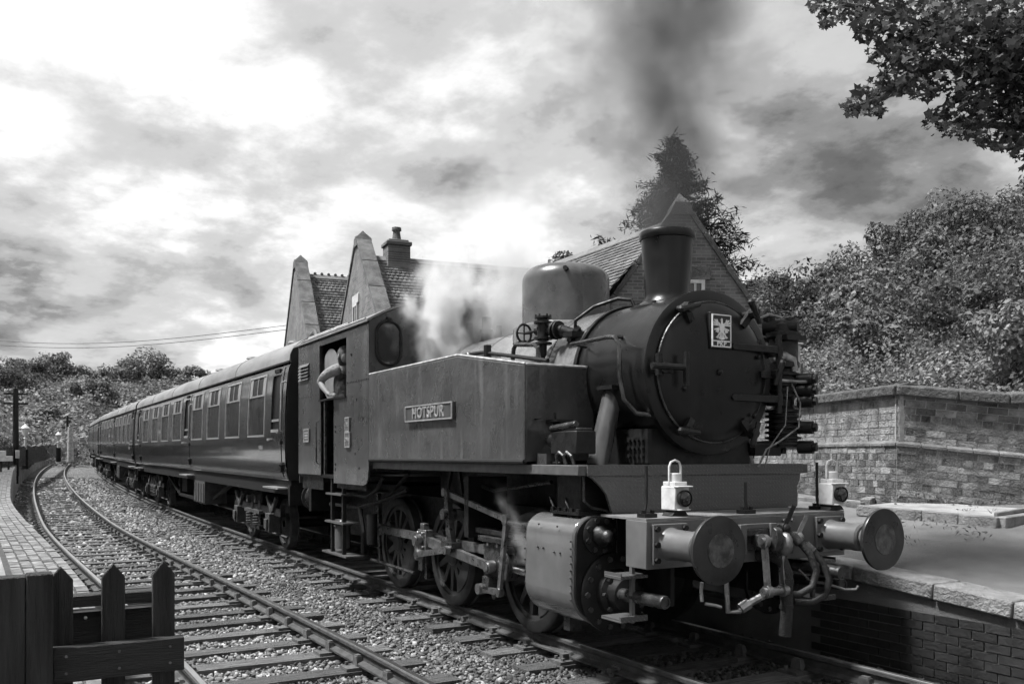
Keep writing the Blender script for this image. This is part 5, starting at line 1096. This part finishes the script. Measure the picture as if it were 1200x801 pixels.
def back_fence():
    pts=[at(-40,533,36),at(0,533,38),at(30,533,46),at(50,533,58),at(66,533,78)]
    t=empty('board_fence',(pts[0].x,pts[0].y,plz(pts[0].x))); tag(t,'dark board fence along the back of the brick-edged platform','fence')
    o_=Vector((pts[0].x,pts[0].y,plz(pts[0].x)))
    for a,b in zip(pts,pts[1:]):
        n=max(3,int((b-a).length/.45))
        for i in range(n):
            p=a.lerp(b,i/n); q=a.lerp(b,(i+.94)/n); z=plz(p.x)-.1; h=.95+random.uniform(-.05,.05)
            obj('board',MB().bar((p.x-o_.x,p.y-o_.y,z+h/2-o_.z),(q.x-o_.x,q.y-o_.y,z+h/2-o_.z),.04,h),fw,t)
back_fence()
def sign(px,py,dep,w,h,label):
    p=at(px,py,dep); t=empty('platform_sign',(p.x,p.y,p.z)); tag(t,label,'sign')
    obj('sign_board',MB().box(-.03,.03,-w/2,w/2,-h/2,h/2),whitep,t,bevel=.01); obj('post',MB().cyl((0,0,-h/2),(0,0,-1.3),.04,8),blk,t)
sign(1,534,34,.35,.4,'small white notice on the board fence'); sign(20.5,532,40,.16,.35,'tiny white notice beside the telegraph pole'); sign(10,537,36,.3,.2,'low pale notice on the platform below the fence top')
def wires():
    for k,(ya,yb) in enumerate(((398,381),(403,386))):
        a=at(-20,ya,60); b=at(336,yb,40); pts=[a.lerp(b,i/12)+Vector((0,0,-.5*math.sin(PI*i/12))) for i in range(13)]
        o=obj('telegraph_wire',MB().tube(pts,.014,4),blk); tag(o,('upper','lower')[k]+' of two thin wires crossing the sky to the station roof','wire','telegraph wires')
wires()
p=at(932,470,17.5); t=obj('white_post',MB().box(p.x-.07,p.x+.07,p.y-.07,p.y+.07,.6,at(932,404,17.5).z).box(p.x-.11,p.x+.11,p.y-.11,p.y+.11,at(932,404,17.5).z,at(932,402,17.5).z),whitep,bevel=.01); tag(t,'white post standing behind the brick wall beside the air pump','post')
# ================================================================ hills, trees, undergrowth
def leafmat(name,a,b,trans=.35,rough=.55):
    return mat(name,a,b,rough=rough,scale=.7,detail=3,attr='tone',trans=trans,spec=.3)
LEAF=leafmat('leaf',.10,.17); LEAFD=leafmat('leaf_dark',.06,.10); LEAFL=leafmat('leaf_light',.15,.24); LEAFF=leafmat('far_leaf',.10,.18,.3); LEAFM=leafmat('leaf_mid',.085,.14,.3); NEED=leafmat('needle',.02,.045,.15); MAPLE=leafmat('maple_leaf',.05,.10,.35)
bark=mat('bark',.05,.11,rough=.95,scale=8,stretch=(3,3,.6),bump=.05,bscale=14)
def cards(P,N,size,aspect=.6,bend=0,shape='quad'):
    """leaf faces at P, facing roughly N"""
    n=len(P); N=N+rng.normal(0,.55,(n,3)); N/=np.linalg.norm(N,axis=1,keepdims=True)+1e-9
    a=rng.normal(size=(n,3)); a-=N*(a*N).sum(1,keepdims=True); a/=np.linalg.norm(a,axis=1,keepdims=True)+1e-9; b=np.cross(N,a)
    s=(size*rng.lognormal(0,.25,n))[:,None]
    if shape=='quad': T=[(-.5,0),(0,-.5*aspect),(.5,0),(0,.5*aspect)]
    elif shape=='maple': T=[(-.15,0),(-.42,-.28),(-.12,-.32),(.02,-.55),(.18,-.25),(.6,0),(.18,.25),(.02,.55),(-.12,.32),(-.42,.28)]
    else: T=[(-.5,-.5*aspect),(.5,-.5*aspect),(.5,.5*aspect),(-.5,.5*aspect)]
    k=len(T); V=np.stack([P+a*s*u+b*s*v+N*s*(.12*abs(v)) for u,v in T],1); F=np.arange(n*k).reshape(n,k)
    return V.reshape(-1,3),F
def clump_points(c,r,n,flat=.75):
    """points on the upper/outer shell of a lumpy blob"""
    d=rng.normal(size=(n,3)); d/=np.linalg.norm(d,axis=1,keepdims=True); rad=rng.uniform(.62,1.03,n)**.6
    ph=rng.uniform(0,6.28,3); lump=1+.16*np.sin(3*d[:,0]+ph[0])*np.sin(3.4*d[:,1]+ph[1])+.13*np.sin(5*d[:,2]+ph[2]+2*d[:,0])
    p=d*(rad*lump)[:,None]*np.array([r,r,r*flat]); nn=d+np.array([0,0,.5])
    return np.asarray(c)+p,nn
def crown_points(c,R_,H,n,k=9,clump=.42):
    """a tree crown: clumps spread through an ellipsoid"""
    P=[];N=[];m=max(20,n//k)
    for i in range(k):
        d=rng.normal(size=3); d/=np.linalg.norm(d); d[2]*=.9; q=np.asarray(c)+d*rng.uniform(.35,.85)*np.array([R_,R_,H/2])
        p,nn=clump_points(q,min(R_,H/2)*clump*rng.uniform(.7,1.25),m); P.append(p); N.append(nn)
    return np.concatenate(P),np.concatenate(N)
def tones(n,k,lo=.65,hi=1.4): return np.repeat(rng.uniform(lo,hi,n),k)
def tree(name,base,h,R_,label,m,group,leaf=.3,n=1400,trunk_h=.35,k=10,cat='tree'):
    t=empty(name,tuple(base)); tag(t,label,cat,group)
    obj('trunk',MB().tube([(0,0,-.8),(.05*R_,0,h*trunk_h*.6),(0,.05*R_,h*.75)],[.09*R_+.03,.07*R_+.02,.02],7),bark,t)
    P,N=crown_points((0,0,h*(trunk_h+1)/2),R_,h*(1-trunk_h),n,k); V,F=cards(P,N,leaf); npmesh('crown',V,F,m,{'tone':tones(len(P),4)},t); return t
# --- hillside behind the right platform
def rz_hill(x,y):
    u=y-9.5-1.0*math.sin(x*.13); c=11.4*smoothstep((x+58)/40)+8.0*smoothstep((x+29)/20)
    b=.42*max(0,u); b=c*(1-math.exp(-b/c*1.15)) if c>.1 else 0
    return 1.0+b+.35*math.sin(x*.7+y*.4)*min(1,max(0,u)/6)+.5*math.sin(x*.23+1)*min(1,max(0,u)/10)
def hill_sheet(name,xs,ys,fn,m):
    V=[(x,y,fn(x,y)) for x in xs for y in ys]; w=len(ys); F=[(i*w+j,(i+1)*w+j,(i+1)*w+j+1,i*w+j+1) for i in range(len(xs)-1) for j in range(w-1)]
    me=bpy.data.meshes.new(name); me.from_pydata(V,[],F); me.materials.append(m); me.polygons.foreach_set('use_smooth',[True]*len(F)); o=bpy.data.objects.new(name,me); COL.objects.link(o); o['kind']='structure'; return o
hill_soil=mat('hill_soil',.035,.08,rough=.95,scale=1.2,bump=.1,bscale=6)
hill_sheet('hill',[-75+2.5*i for i in range(46)],[8.5+1.3*i for i in range(30)]+[50,60,90],rz_hill,hill_soil)
def on_hill(px,frac):
    """point on the right hill along a pixel column; frac 0 foot .. 1 crest"""
    d=ray(px,533); t0=(9.6-CAM.y)/d.y; t1=(40-CAM.y)/d.y; t=t0*(t1/t0)**frac; p=CAM+d*t; return Vector((p.x,p.y,rz_hill(p.x,p.y)))
def undergrowth():
    P=[];N=[];S=[];T=[]
    for i in range(620):
        fr=rng.uniform(0,.8); q=on_hill(rng.uniform(850,1260),fr); dist=(q-CAM).length
        r=rng.choice([.35,.55,.9])*rng.uniform(.8,1.2)*(1+.014*dist); n=int(240*min(1.6,(r/.7)**1.2)); p,nn=clump_points((q.x,q.y,q.z+r*.2),r,n,.65); P.append(p);N.append(nn); S.append(np.full(n,.045+.0019*dist)*rng.choice([.7,1,1.3])); T.append(rng.uniform(.6,1.35,n)*rng.choice([.6,.9,1.2,1.6]))
    # thicket of overlapping crowns up the slope, with hollows between them
    for i in range(64):
        fr=rng.uniform(.36,1.0); px=rng.uniform(868,1235); q=on_hill(px,fr); dist=(q-CAM).length; R_=rng.uniform(1.3,2.3); H=rng.uniform(2.4,4.2); n=1300
        p,nn=crown_points((q.x,q.y,q.z+H*.42),R_,H,n,11,.40); P.append(p);N.append(nn);S.append(np.full(len(p),.05+.0020*dist)*rng.choice([.8,1,1.25])); T.append(rng.uniform(.6,1.4,len(p))*rng.choice([.45,.7,1.0,1.3]))
    P=np.concatenate(P);N=np.concatenate(N);S=np.concatenate(S);T=np.concatenate(T); V,F=cards(P,N,S); o=npmesh('undergrowth',V,F,LEAF,{'tone':np.repeat(T,4)}); tag(o,'dense bramble and ivy undergrowth covering the hillside behind the wall',kind='stuff')
undergrowth()
HB=[(900,.78,4.2,2.4,LEAF,'pale bushy tree low on the skyline beside the station gable'),(945,.62,4.6,2.3,LEAFD,'dark rounded shrub beside the air pump above the wall'),(985,.80,4.0,2.3,LEAF,'mid-grey shrub on the skyline between the gable and the crest'),(1010,.45,3.4,1.8,LEAFL,'pale leafy bush halfway up the slope'),(1050,.72,4.8,2.6,LEAFD,'dark spreading bush below the crest'),(1075,.95,6.0,3.0,LEAFD,'tall dark tree on the crest of the hill behind the wall'),(1105,.55,4.2,2.2,LEAF,'broad bush in the middle of the bramble slope'),(1130,.85,5.5,2.8,LEAF,'round-topped tree near the crest under the overhanging branch'),(1165,.60,5.0,2.6,LEAFD,'very dark bush high on the slope below the sycamore'),(1195,.80,6.0,2.8,LEAFD,'dark tree on the skyline under the sycamore leaves'),(965,.08,1.5,1.1,LEAFL,'pale low bush just over the wall near the white post'),(1185,.20,3.0,1.5,LEAFL,'feathery pale bush above the rising wall coping'),(1035,.30,2.8,1.4,LEAF,'small bush in the bramble slope above the wall corner'),(1140,.32,3.0,1.6,LEAFD,'dark hollow bush low on the bramble slope'),(925,.9,5.0,2.6,LEAFD,'distant dark tree behind the gable roof edge')]
for px,fr,h,r,m,l in HB:
    q=on_hill(px,fr); d=(q-CAM).length; tree('shrub' if h<4.5 else 'tree',q,h*(.62 if px<1050 else .85),r*(.85 if px<1050 else 1.05),l,m,'bushes and trees on the hillside behind the wall',leaf=.06+.0024*d,n=int(2600+600*r),trunk_h=.12,k=12,cat='shrub' if h<4.5 else 'tree')
# --- far hillside at the left, across the end of the line
def lz_hill(x,y):
    s=-x-112-.25*max(0,y-10); b=26*(1-math.exp(-max(0,s)*.20/26*1.2))
    return min(2.0,zg(x))-.4+b*(1+.22*smoothstep((-y+5)/40)-.25*smoothstep((y-20)/60))+.6*math.sin(x*.11)*math.sin(y*.13)*min(1,max(0,s)/20)
hill_sheet('hill',[-420+9*i for i in range(37)],[-150+8*i for i in range(48)],lz_hill,mat('far_hill_soil',.06,.12,rough=.95,scale=.3,bump=.2,bscale=2))
def on_left(px,dep): p=at(px,533,dep); return Vector((p.x,p.y,lz_hill(p.x,p.y)))
def woodland():
    P=[];N=[];S=[];T=[]
    for i in range(1300):
        dep=rng.uniform(110,235); q=on_left(rng.uniform(-160,420),dep); r=rng.uniform(1.2,3.4); n=int(70*r**1.3)+20
        p,nn=clump_points((q.x,q.y,q.z+r*.3),r,n,.8); P.append(p);N.append(nn);S.append(np.full(n,.34+.0008*dep)); T.append(rng.uniform(.75,1.25,n)*rng.choice([.6,.8,1,1.2,1.5]))
    # bank beside the left platform and behind the fence
    for i in range(170):
        dep=rng.uniform(48,105); px=rng.uniform(-180,52)-(105-dep)*.5; p0=at(px,533,dep); z=plz(p0.x)-.4+rng.uniform(0,1)*max(0,(60-px)/60)*3.2; r=rng.uniform(.7,1.8); n=int(70*r)
        p,nn=clump_points((p0.x,p0.y,z+r*.3),r,n,.85); P.append(p);N.append(nn);S.append(np.full(n,.30)); T.append(rng.uniform(.7,1.2,n)*rng.choice([.7,1,1.5,2.]))
    for i in range(40):
        dep=rng.uniform(80,108); px=rng.uniform(66,100); p0=at(px,533,dep); r=rng.uniform(.8,1.8); n=int(60*r); p,nn=clump_points((p0.x,p0.y,plz(p0.x)+rng.uniform(-.5,1.2)),r,n,.85); P.append(p);N.append(nn);S.append(np.full(n,.35)); T.append(rng.uniform(.9,1.5,n)*rng.choice([.9,1.3]))
    P=np.concatenate(P);N=np.concatenate(N);S=np.concatenate(S);T=np.concatenate(T); V,F=cards(P,N,S,.75); o=npmesh('woodland',V,F,LEAFF,{'tone':np.repeat(T,4)}); tag(o,'mass of scrub and woodland covering the far hillside beyond the train',kind='stuff')
woodland()
LB=[(6,150,15,7,LEAFM,'large dark tree on the far hillside above the board fence'),(36,170,13,6,LEAFM,'dark tree on the far skyline above the lamp posts'),(66,185,15,6,LEAFM,'tall dark tree on the far skyline beside the dip'),(88,190,9,5,LEAFM,'small dark tree in the dip of the far skyline'),(112,150,8,7.5,LEAFM,'wide dark dome-shaped tree halfway up the far hill'),(150,200,13,5,LEAFM,'slender tree group on the far skyline'),(178,195,17,7,LEAFM,'tallest dark tree on the far skyline beyond the carriage roofs'),(205,195,12,6,LEAFM,'rounded tree descending the far skyline'),(228,190,11,6,LEAFF,'last tree of the far skyline above the carriage roof'),(20,105,9,4.5,LEAFM,'dark tree behind the telegraph pole'),(52,125,7,4,LEAFF,'pale tree below the far skyline'),(130,185,11,5,LEAFF,'mid-grey tree between two dark ones on the far skyline')]
for px,dep,h,r,m,l in LB:
    q=on_left(px,dep); tree('tree',q,h*.55,r*.8,l,m,'trees on the far hillside',leaf=.34+.001*dep,n=3200,trunk_h=.0,k=22)
# --- conifer behind the gable
def conifer():
    p=at(788,533,34); zt=at(785,166,34).z; z0=1.5; t=empty('conifer_tree',(p.x,p.y,z0)); tag(t,'tall dark conifer behind the near station gable','tree'); H=zt-z0
    obj('trunk',MB().tube([(0,0,-1),(0,0,H*.5),(0,0,H)],[.28,.18,.02],8),bark,t)
    V=[];F=[];T=[]; tw=MB()
    for i in range(250):
        f=round(rng.uniform(.42,1)*26)/26+rng.normal(0,.006); z=H*f; a=rng.uniform(0,6.28); L_=max(.3,(1.04-f)*H*.66*rng.uniform(.3,1.15)); dirv=np.array([math.cos(a),math.sin(a),-.10]); base=np.array([0,0,z]); s=np.linspace(0,1,int(8+L_*14))
        pts=base+dirv*(s*L_)[:,None]+np.array([0,0,1])*(-.22*L_*s+.30*L_*s**2.4)[:,None]
        tw.tube([tuple(pts[0]),tuple(pts[len(pts)//2]),tuple(pts[-1])],[.035,.022,.008],4)
        for q in range(6):
            j=rng.normal(0,.12,pts.shape); j[:,2]-=np.abs(rng.normal(0,.14,len(pts)))
            k=len(V); N_=np.tile(np.array([0,0,1.]),(len(pts),1)); v,fc=cards(pts+j,N_,np.full(len(pts),.30),.16); F.append(fc+sum(len(x) for x in V)); V.append(v); T.append(tones(len(pts),4,.6,1.3))
    npmesh('crown',np.concatenate(V),np.concatenate(F),NEED,{'tone':np.concatenate(T)},t); obj('branches',tw,bark,t,kind='stuff')
conifer()
q=at(660,533,40); tree('tree',(q.x,q.y,1.5),at(660,284,40).z-1.5,1.3,'small sparse tree top showing over the station ridge beside the dome',LEAFD,None,leaf=.2,n=420,trunk_h=.75,k=9)
# --- sycamore overhanging from the right
def sycamore():
    base=at(1345,533,16.5); z0=rz_hill(base.x,base.y); t=empty('sycamore_tree',(base.x,base.y,z0)); tag(t,'leafy sycamore branches hanging over the hillside against the sky','tree'); o_=Vector((base.x,base.y,z0))
    top=at(1345,-60,16.5)-o_
    obj('trunk',MB().tube([(0,0,-.6),(.1,.05,top.z*.4),(-.1,.1,top.z*.7),(0,0,top.z*1.25)],[.42,.34,.27,.10],12),bark,t)
    limbs=[[(1345,330),(1290,200),(1215,110),(1140,60),(1060,20),(985,4)],[(1345,250),(1270,150),(1180,90),(1100,75),(1035,115),(1000,126)],[(1330,300),(1260,190),(1200,150),(1150,145),(1100,146)],[(1330,180),(1230,40),(1130,0),(1010,-15)],[(1340,260),(1250,160),(1190,165)],[(1215,110),(1160,40),(1090,20)],[(1100,75),(1060,92),(1020,118)]]
    for L_ in limbs:
        pts=[at(x,y,16.5-1.4*i/len(L_)+.3*math.sin(i))-o_ for i,(x,y) in enumerate(L_)]; obj('limb',MB().tube(pts,[.10*(1-.85*i/len(L_))+.008 for i in range(len(pts))],7),bark,t)
    blobs=[(965,6,17),(1000,10,24),(1032,14,30),(1014,36,15),(969,27,8),(1062,22,34),(1040,60,24),(1066,55,30),(1060,88,28),(1030,104,18),(1012,120,18),(995,128,11),(1030,128,9),(1078,104,18),(1086,70,26),(1090,28,34),(1135,100,34),(1102,143,20),(1125,150,16),(1160,150,28),(1182,166,18),(1165,100,45),(1150,50,48),(1192,60,50),(1197,128,40),(1120,22,40),(1160,12,40),(1200,20,40),(1095,105,10),(1140,140,22),(1230,90,70),(1240,160,60),(1280,60,90),(1300,160,80)]
    P=[];N=[]
    for x,y,r in blobs:
        n=int(.17*r*r)+18; a=rng.uniform(0,6.28,n); rr=np.sqrt(rng.uniform(0,1,n))*r*1.0; dep=15.6+rng.normal(0,.45,n)+(.5 if x>1150 else 0)
        for i in range(n):
            q=at(x+rr[i]*math.cos(a[i]),y+rr[i]*math.sin(a[i])*.9,float(dep[i]))-o_; P.append(tuple(q)); N.append((rng.normal(0,.4),rng.normal(0,.4),.9))
    V,F=cards(np.array(P),np.array(N),np.full(len(P),.125),shape='maple'); npmesh('crown',V,F,MAPLE,{'tone':tones(len(P),10,.55,1.5)},t)
sycamore()

# --- wooded bank behind the left platform, out of frame but mirrored in the carriage windows
def bank_z(x,y):
    u=-13.5-y; return plz(x)-.3+(.0 if u<0 else 9*(1-math.exp(-u/4)))
hill_sheet('hill',[-150+5*i for i in range(33)],[-40,-30,-24,-20,-18,-16.5,-15,-14,-13],bank_z,hill_soil)
def bank():
    P=[];N=[];S=[];T=[]
    for i in range(700):
        x=rng.uniform(-148,8); y=-13.8-rng.uniform(0,7); r=rng.uniform(.9,2.0); n=int(60*r); p,nn=clump_points((x,y,bank_z(x,y)+r*.5),r,n,.9); P.append(p);N.append(nn);S.append(np.full(n,.32)); T.append(rng.uniform(.7,1.3,n)*rng.choice([.6,1,1.5]))
    V,F=cards(np.concatenate(P),np.concatenate(N),np.concatenate(S),.75); o=npmesh('undergrowth',V,F,LEAF,{'tone':np.repeat(np.concatenate(T),4)}); tag(o,'overgrown bank behind the brick-edged platform',kind='stuff')
bank()

# weeds along the deck edges, the wall foot and the track side
def weeds():
    P=[];N=[];S=[]
    spots=[(pix(1000+170*random.random(),597+24*random.random(),.95),.10) for _ in range(26)]+[(Vector((random.uniform(-14,-2),0,0)),.16) for _ in range(40)]+[(Vector((random.uniform(2.2,3.4),0,0)),.2) for _ in range(16)]
    for i,(p,h) in enumerate(spots):
        if i<26: z=prz(p.x,p.y)
        elif i<66: p=Vector((p.x,(yl(p.x)+yc(p.x))/2+random.uniform(-.5,.5),0)); z=bedz(p.x,p.y)
        else: u=p.x-2.2; p=Vector((2.29+u*.69,5.5+u*.73,0)); z=1.05-.05*u
        n=14; P.append(np.array([p.x,p.y,z])+rng.normal(0,[.05,.05,.0],(n,3))+np.array([0,0,1])*rng.uniform(0,h,(n,1))); N.append(rng.normal(0,1,(n,3))); S.append(np.full(n,.05))
    P=np.concatenate(P); V,F=cards(P,np.concatenate(N),np.concatenate(S),.3); o=npmesh('weeds',V,F,LEAF,{'tone':tones(len(P),4)}); tag(o,'scattered weeds by the decks, the wall foot and between the tracks',kind='stuff')
weeds()
# ================================================================ steam and smoke (real volumes, gridded from a noise field)
def plume(name,label,lo,hi,ax,rad,dens,color,aniso=.2,nscale=2.2,namp=1.6,top=1.2,soft=.5,detail=5,nofs=(0,0,0),stretch=(1,1,.7),floor=.06,res=.045,low=0.0,wobble=.9):
    """ax=(x0,y0,x1,y1,x2,y2): plume axis at the foot, halfway and the top; rad: radius at the same heights"""
    o=obj(name,MB().box(lo[0],hi[0],lo[1],hi[1],lo[2],hi[2]),None,smooth=0); tag(o,label,kind='stuff')
    m=bpy.data.materials.new(name); m.use_nodes=True; mt=m.node_tree; mt.nodes.clear()
    out=mt.nodes.new('ShaderNodeOutputMaterial'); pv=mt.nodes.new('ShaderNodeVolumePrincipled'); mt.links.new(pv.outputs[0],out.inputs['Volume']); pv.inputs['Color'].default_value=(color,)*3+(1,); pv.inputs['Anisotropy'].default_value=aniso; pv.inputs['Density'].default_value=dens
    g=bpy.data.node_groups.new(name,'GeometryNodeTree'); g.interface.new_socket('Geometry',in_out='INPUT',socket_type='NodeSocketGeometry'); g.interface.new_socket('Geometry',in_out='OUTPUT',socket_type='NodeSocketGeometry')
    n=nodes(g); L=g.links.new; go=n('NodeGroupOutput')
    def mth(op,a,b=None,cl=False):
        q=n('ShaderNodeMath',operation=op); q.use_clamp=cl
        for i,v in enumerate((a,b)):
            if v is None: continue
            if isinstance(v,(int,float)): q.inputs[i].default_value=v
            else: L(v,q.inputs[i])
        return q.outputs[0]
    def vec(op,a,b):
        q=n('ShaderNodeVectorMath',operation=op); L(a,q.inputs[0]); q.inputs[1].default_value=b; return q.outputs[0]
    pos=n('GeometryNodeInputPosition').outputs[0]; s=n('ShaderNodeSeparateXYZ'); L(pos,s.inputs[0])
    h=mth('DIVIDE',mth('SUBTRACT',s.outputs[2],lo[2]),hi[2]-lo[2],True)
    off=vec('ADD',pos,nofs)
    wn=n('ShaderNodeTexNoise'); wn.inputs['Scale'].default_value=nscale*.45; wn.inputs['Detail'].default_value=2; L(off,wn.inputs['Vector']); ws=n('ShaderNodeSeparateXYZ'); L(wn.outputs['Color'],ws.inputs[0])
    def quad(a,b,c):
        A=2*(a+c-2*b); B=c-a-A; return mth('ADD',mth('MULTIPLY',mth('ADD',mth('MULTIPLY',h,A),B),h),a)
    rr=quad(*rad); wob=mth('MULTIPLY',rr,wobble)
    x=mth('SUBTRACT',mth('SUBTRACT',s.outputs[0],quad(ax[0],ax[2],ax[4])),mth('MULTIPLY',mth('SUBTRACT',ws.outputs[0],.5),wob))
    y=mth('SUBTRACT',mth('SUBTRACT',s.outputs[1],quad(ax[1],ax[3],ax[5])),mth('MULTIPLY',mth('SUBTRACT',ws.outputs[1],.5),wob))
    r=mth('DIVIDE',mth('SQRT',mth('ADD',mth('MULTIPLY',x,x),mth('MULTIPLY',y,y))),rr)
    no=n('ShaderNodeTexNoise'); no.inputs['Scale'].default_value=nscale; no.inputs['Detail'].default_value=detail; no.inputs['Roughness'].default_value=.6; no.inputs['Distortion'].default_value=.5; L(vec('MULTIPLY',off,stretch),no.inputs['Vector'])
    d=mth('ADD',mth('SUBTRACT',1.0,r),mth('MULTIPLY',mth('SUBTRACT',no.outputs[0],.52),namp))
    d=mth('DIVIDE',d,soft,True); d=mth('MULTIPLY',d,d)
    fade=mth('POWER',mth('SUBTRACT',1.0,h,True),top)
    if low: fade=mth('ADD',fade,mth('MULTIPLY',mth('POWER',mth('SUBTRACT',1.0,h,True),8.0),low))
    fin=mth('MULTIPLY',mth('DIVIDE',h,floor,True),mth('MULTIPLY',d,fade))
    vc=n('GeometryNodeVolumeCube'); L(fin,vc.inputs['Density']); vc.inputs['Min'].default_value=lo; vc.inputs['Max'].default_value=hi
    for a,k in zip('XYZ',range(3)): vc.inputs['Resolution '+a].default_value=max(8,int((hi[k]-lo[k])/res))
    sm=n('GeometryNodeSetMaterial'); L(vc.outputs[0],sm.inputs[0]); sm.inputs['Material'].default_value=m; L(sm.outputs[0],go.inputs[0])
    md=o.modifiers.new('volume','NODES'); md.node_group=g; o.data.materials.clear(); o.data.materials.append(m); return o
plume('steam_cloud','white steam billowing from the safety valves above the cab',(-1.4,-1.5,3.10),(1.9,1.9,5.6),(.62,.26,.5,.26,.35,.15),(.62,.70,.9),7.0,.90,nscale=2.6,namp=2.6,top=1.5,soft=.9,detail=7,res=.035)
plume('steam_wisp','ragged white steam curling over the cab front',(-.05,-1.6,2.75),(1.4,.2,4.5),(.30,-.42,.22,-.50,.1,-.25),(.34,.52,.40),9.0,.90,nscale=3.4,namp=3.2,top=.7,soft=.55,nofs=(4,2,1),res=.025,detail=7)
plume('chimney_smoke','dark grey smoke rising from the locomotive chimney',(1.6,-2.6,3.72),(6.2,2.4,9.0),(4.09,0,4.0,-.05,3.5,-.4),(.36,1.45,2.3),4.4,.24,nscale=1.6,namp=2.2,top=.45,soft=1.25,aniso=.3,floor=.004,nofs=(2,0,3),low=1.4,wobble=1.1)
plume('cylinder_steam','thin wisp of leaking steam behind the cylinder',(2.3,-1.45,.72),(3.75,-.9,1.5),(3.50,-1.2,3.3,-1.18,2.7,-1.12),(.13,.12,.15),3,.9,nscale=7,namp=2.6,top=.5,soft=.7,res=.02)
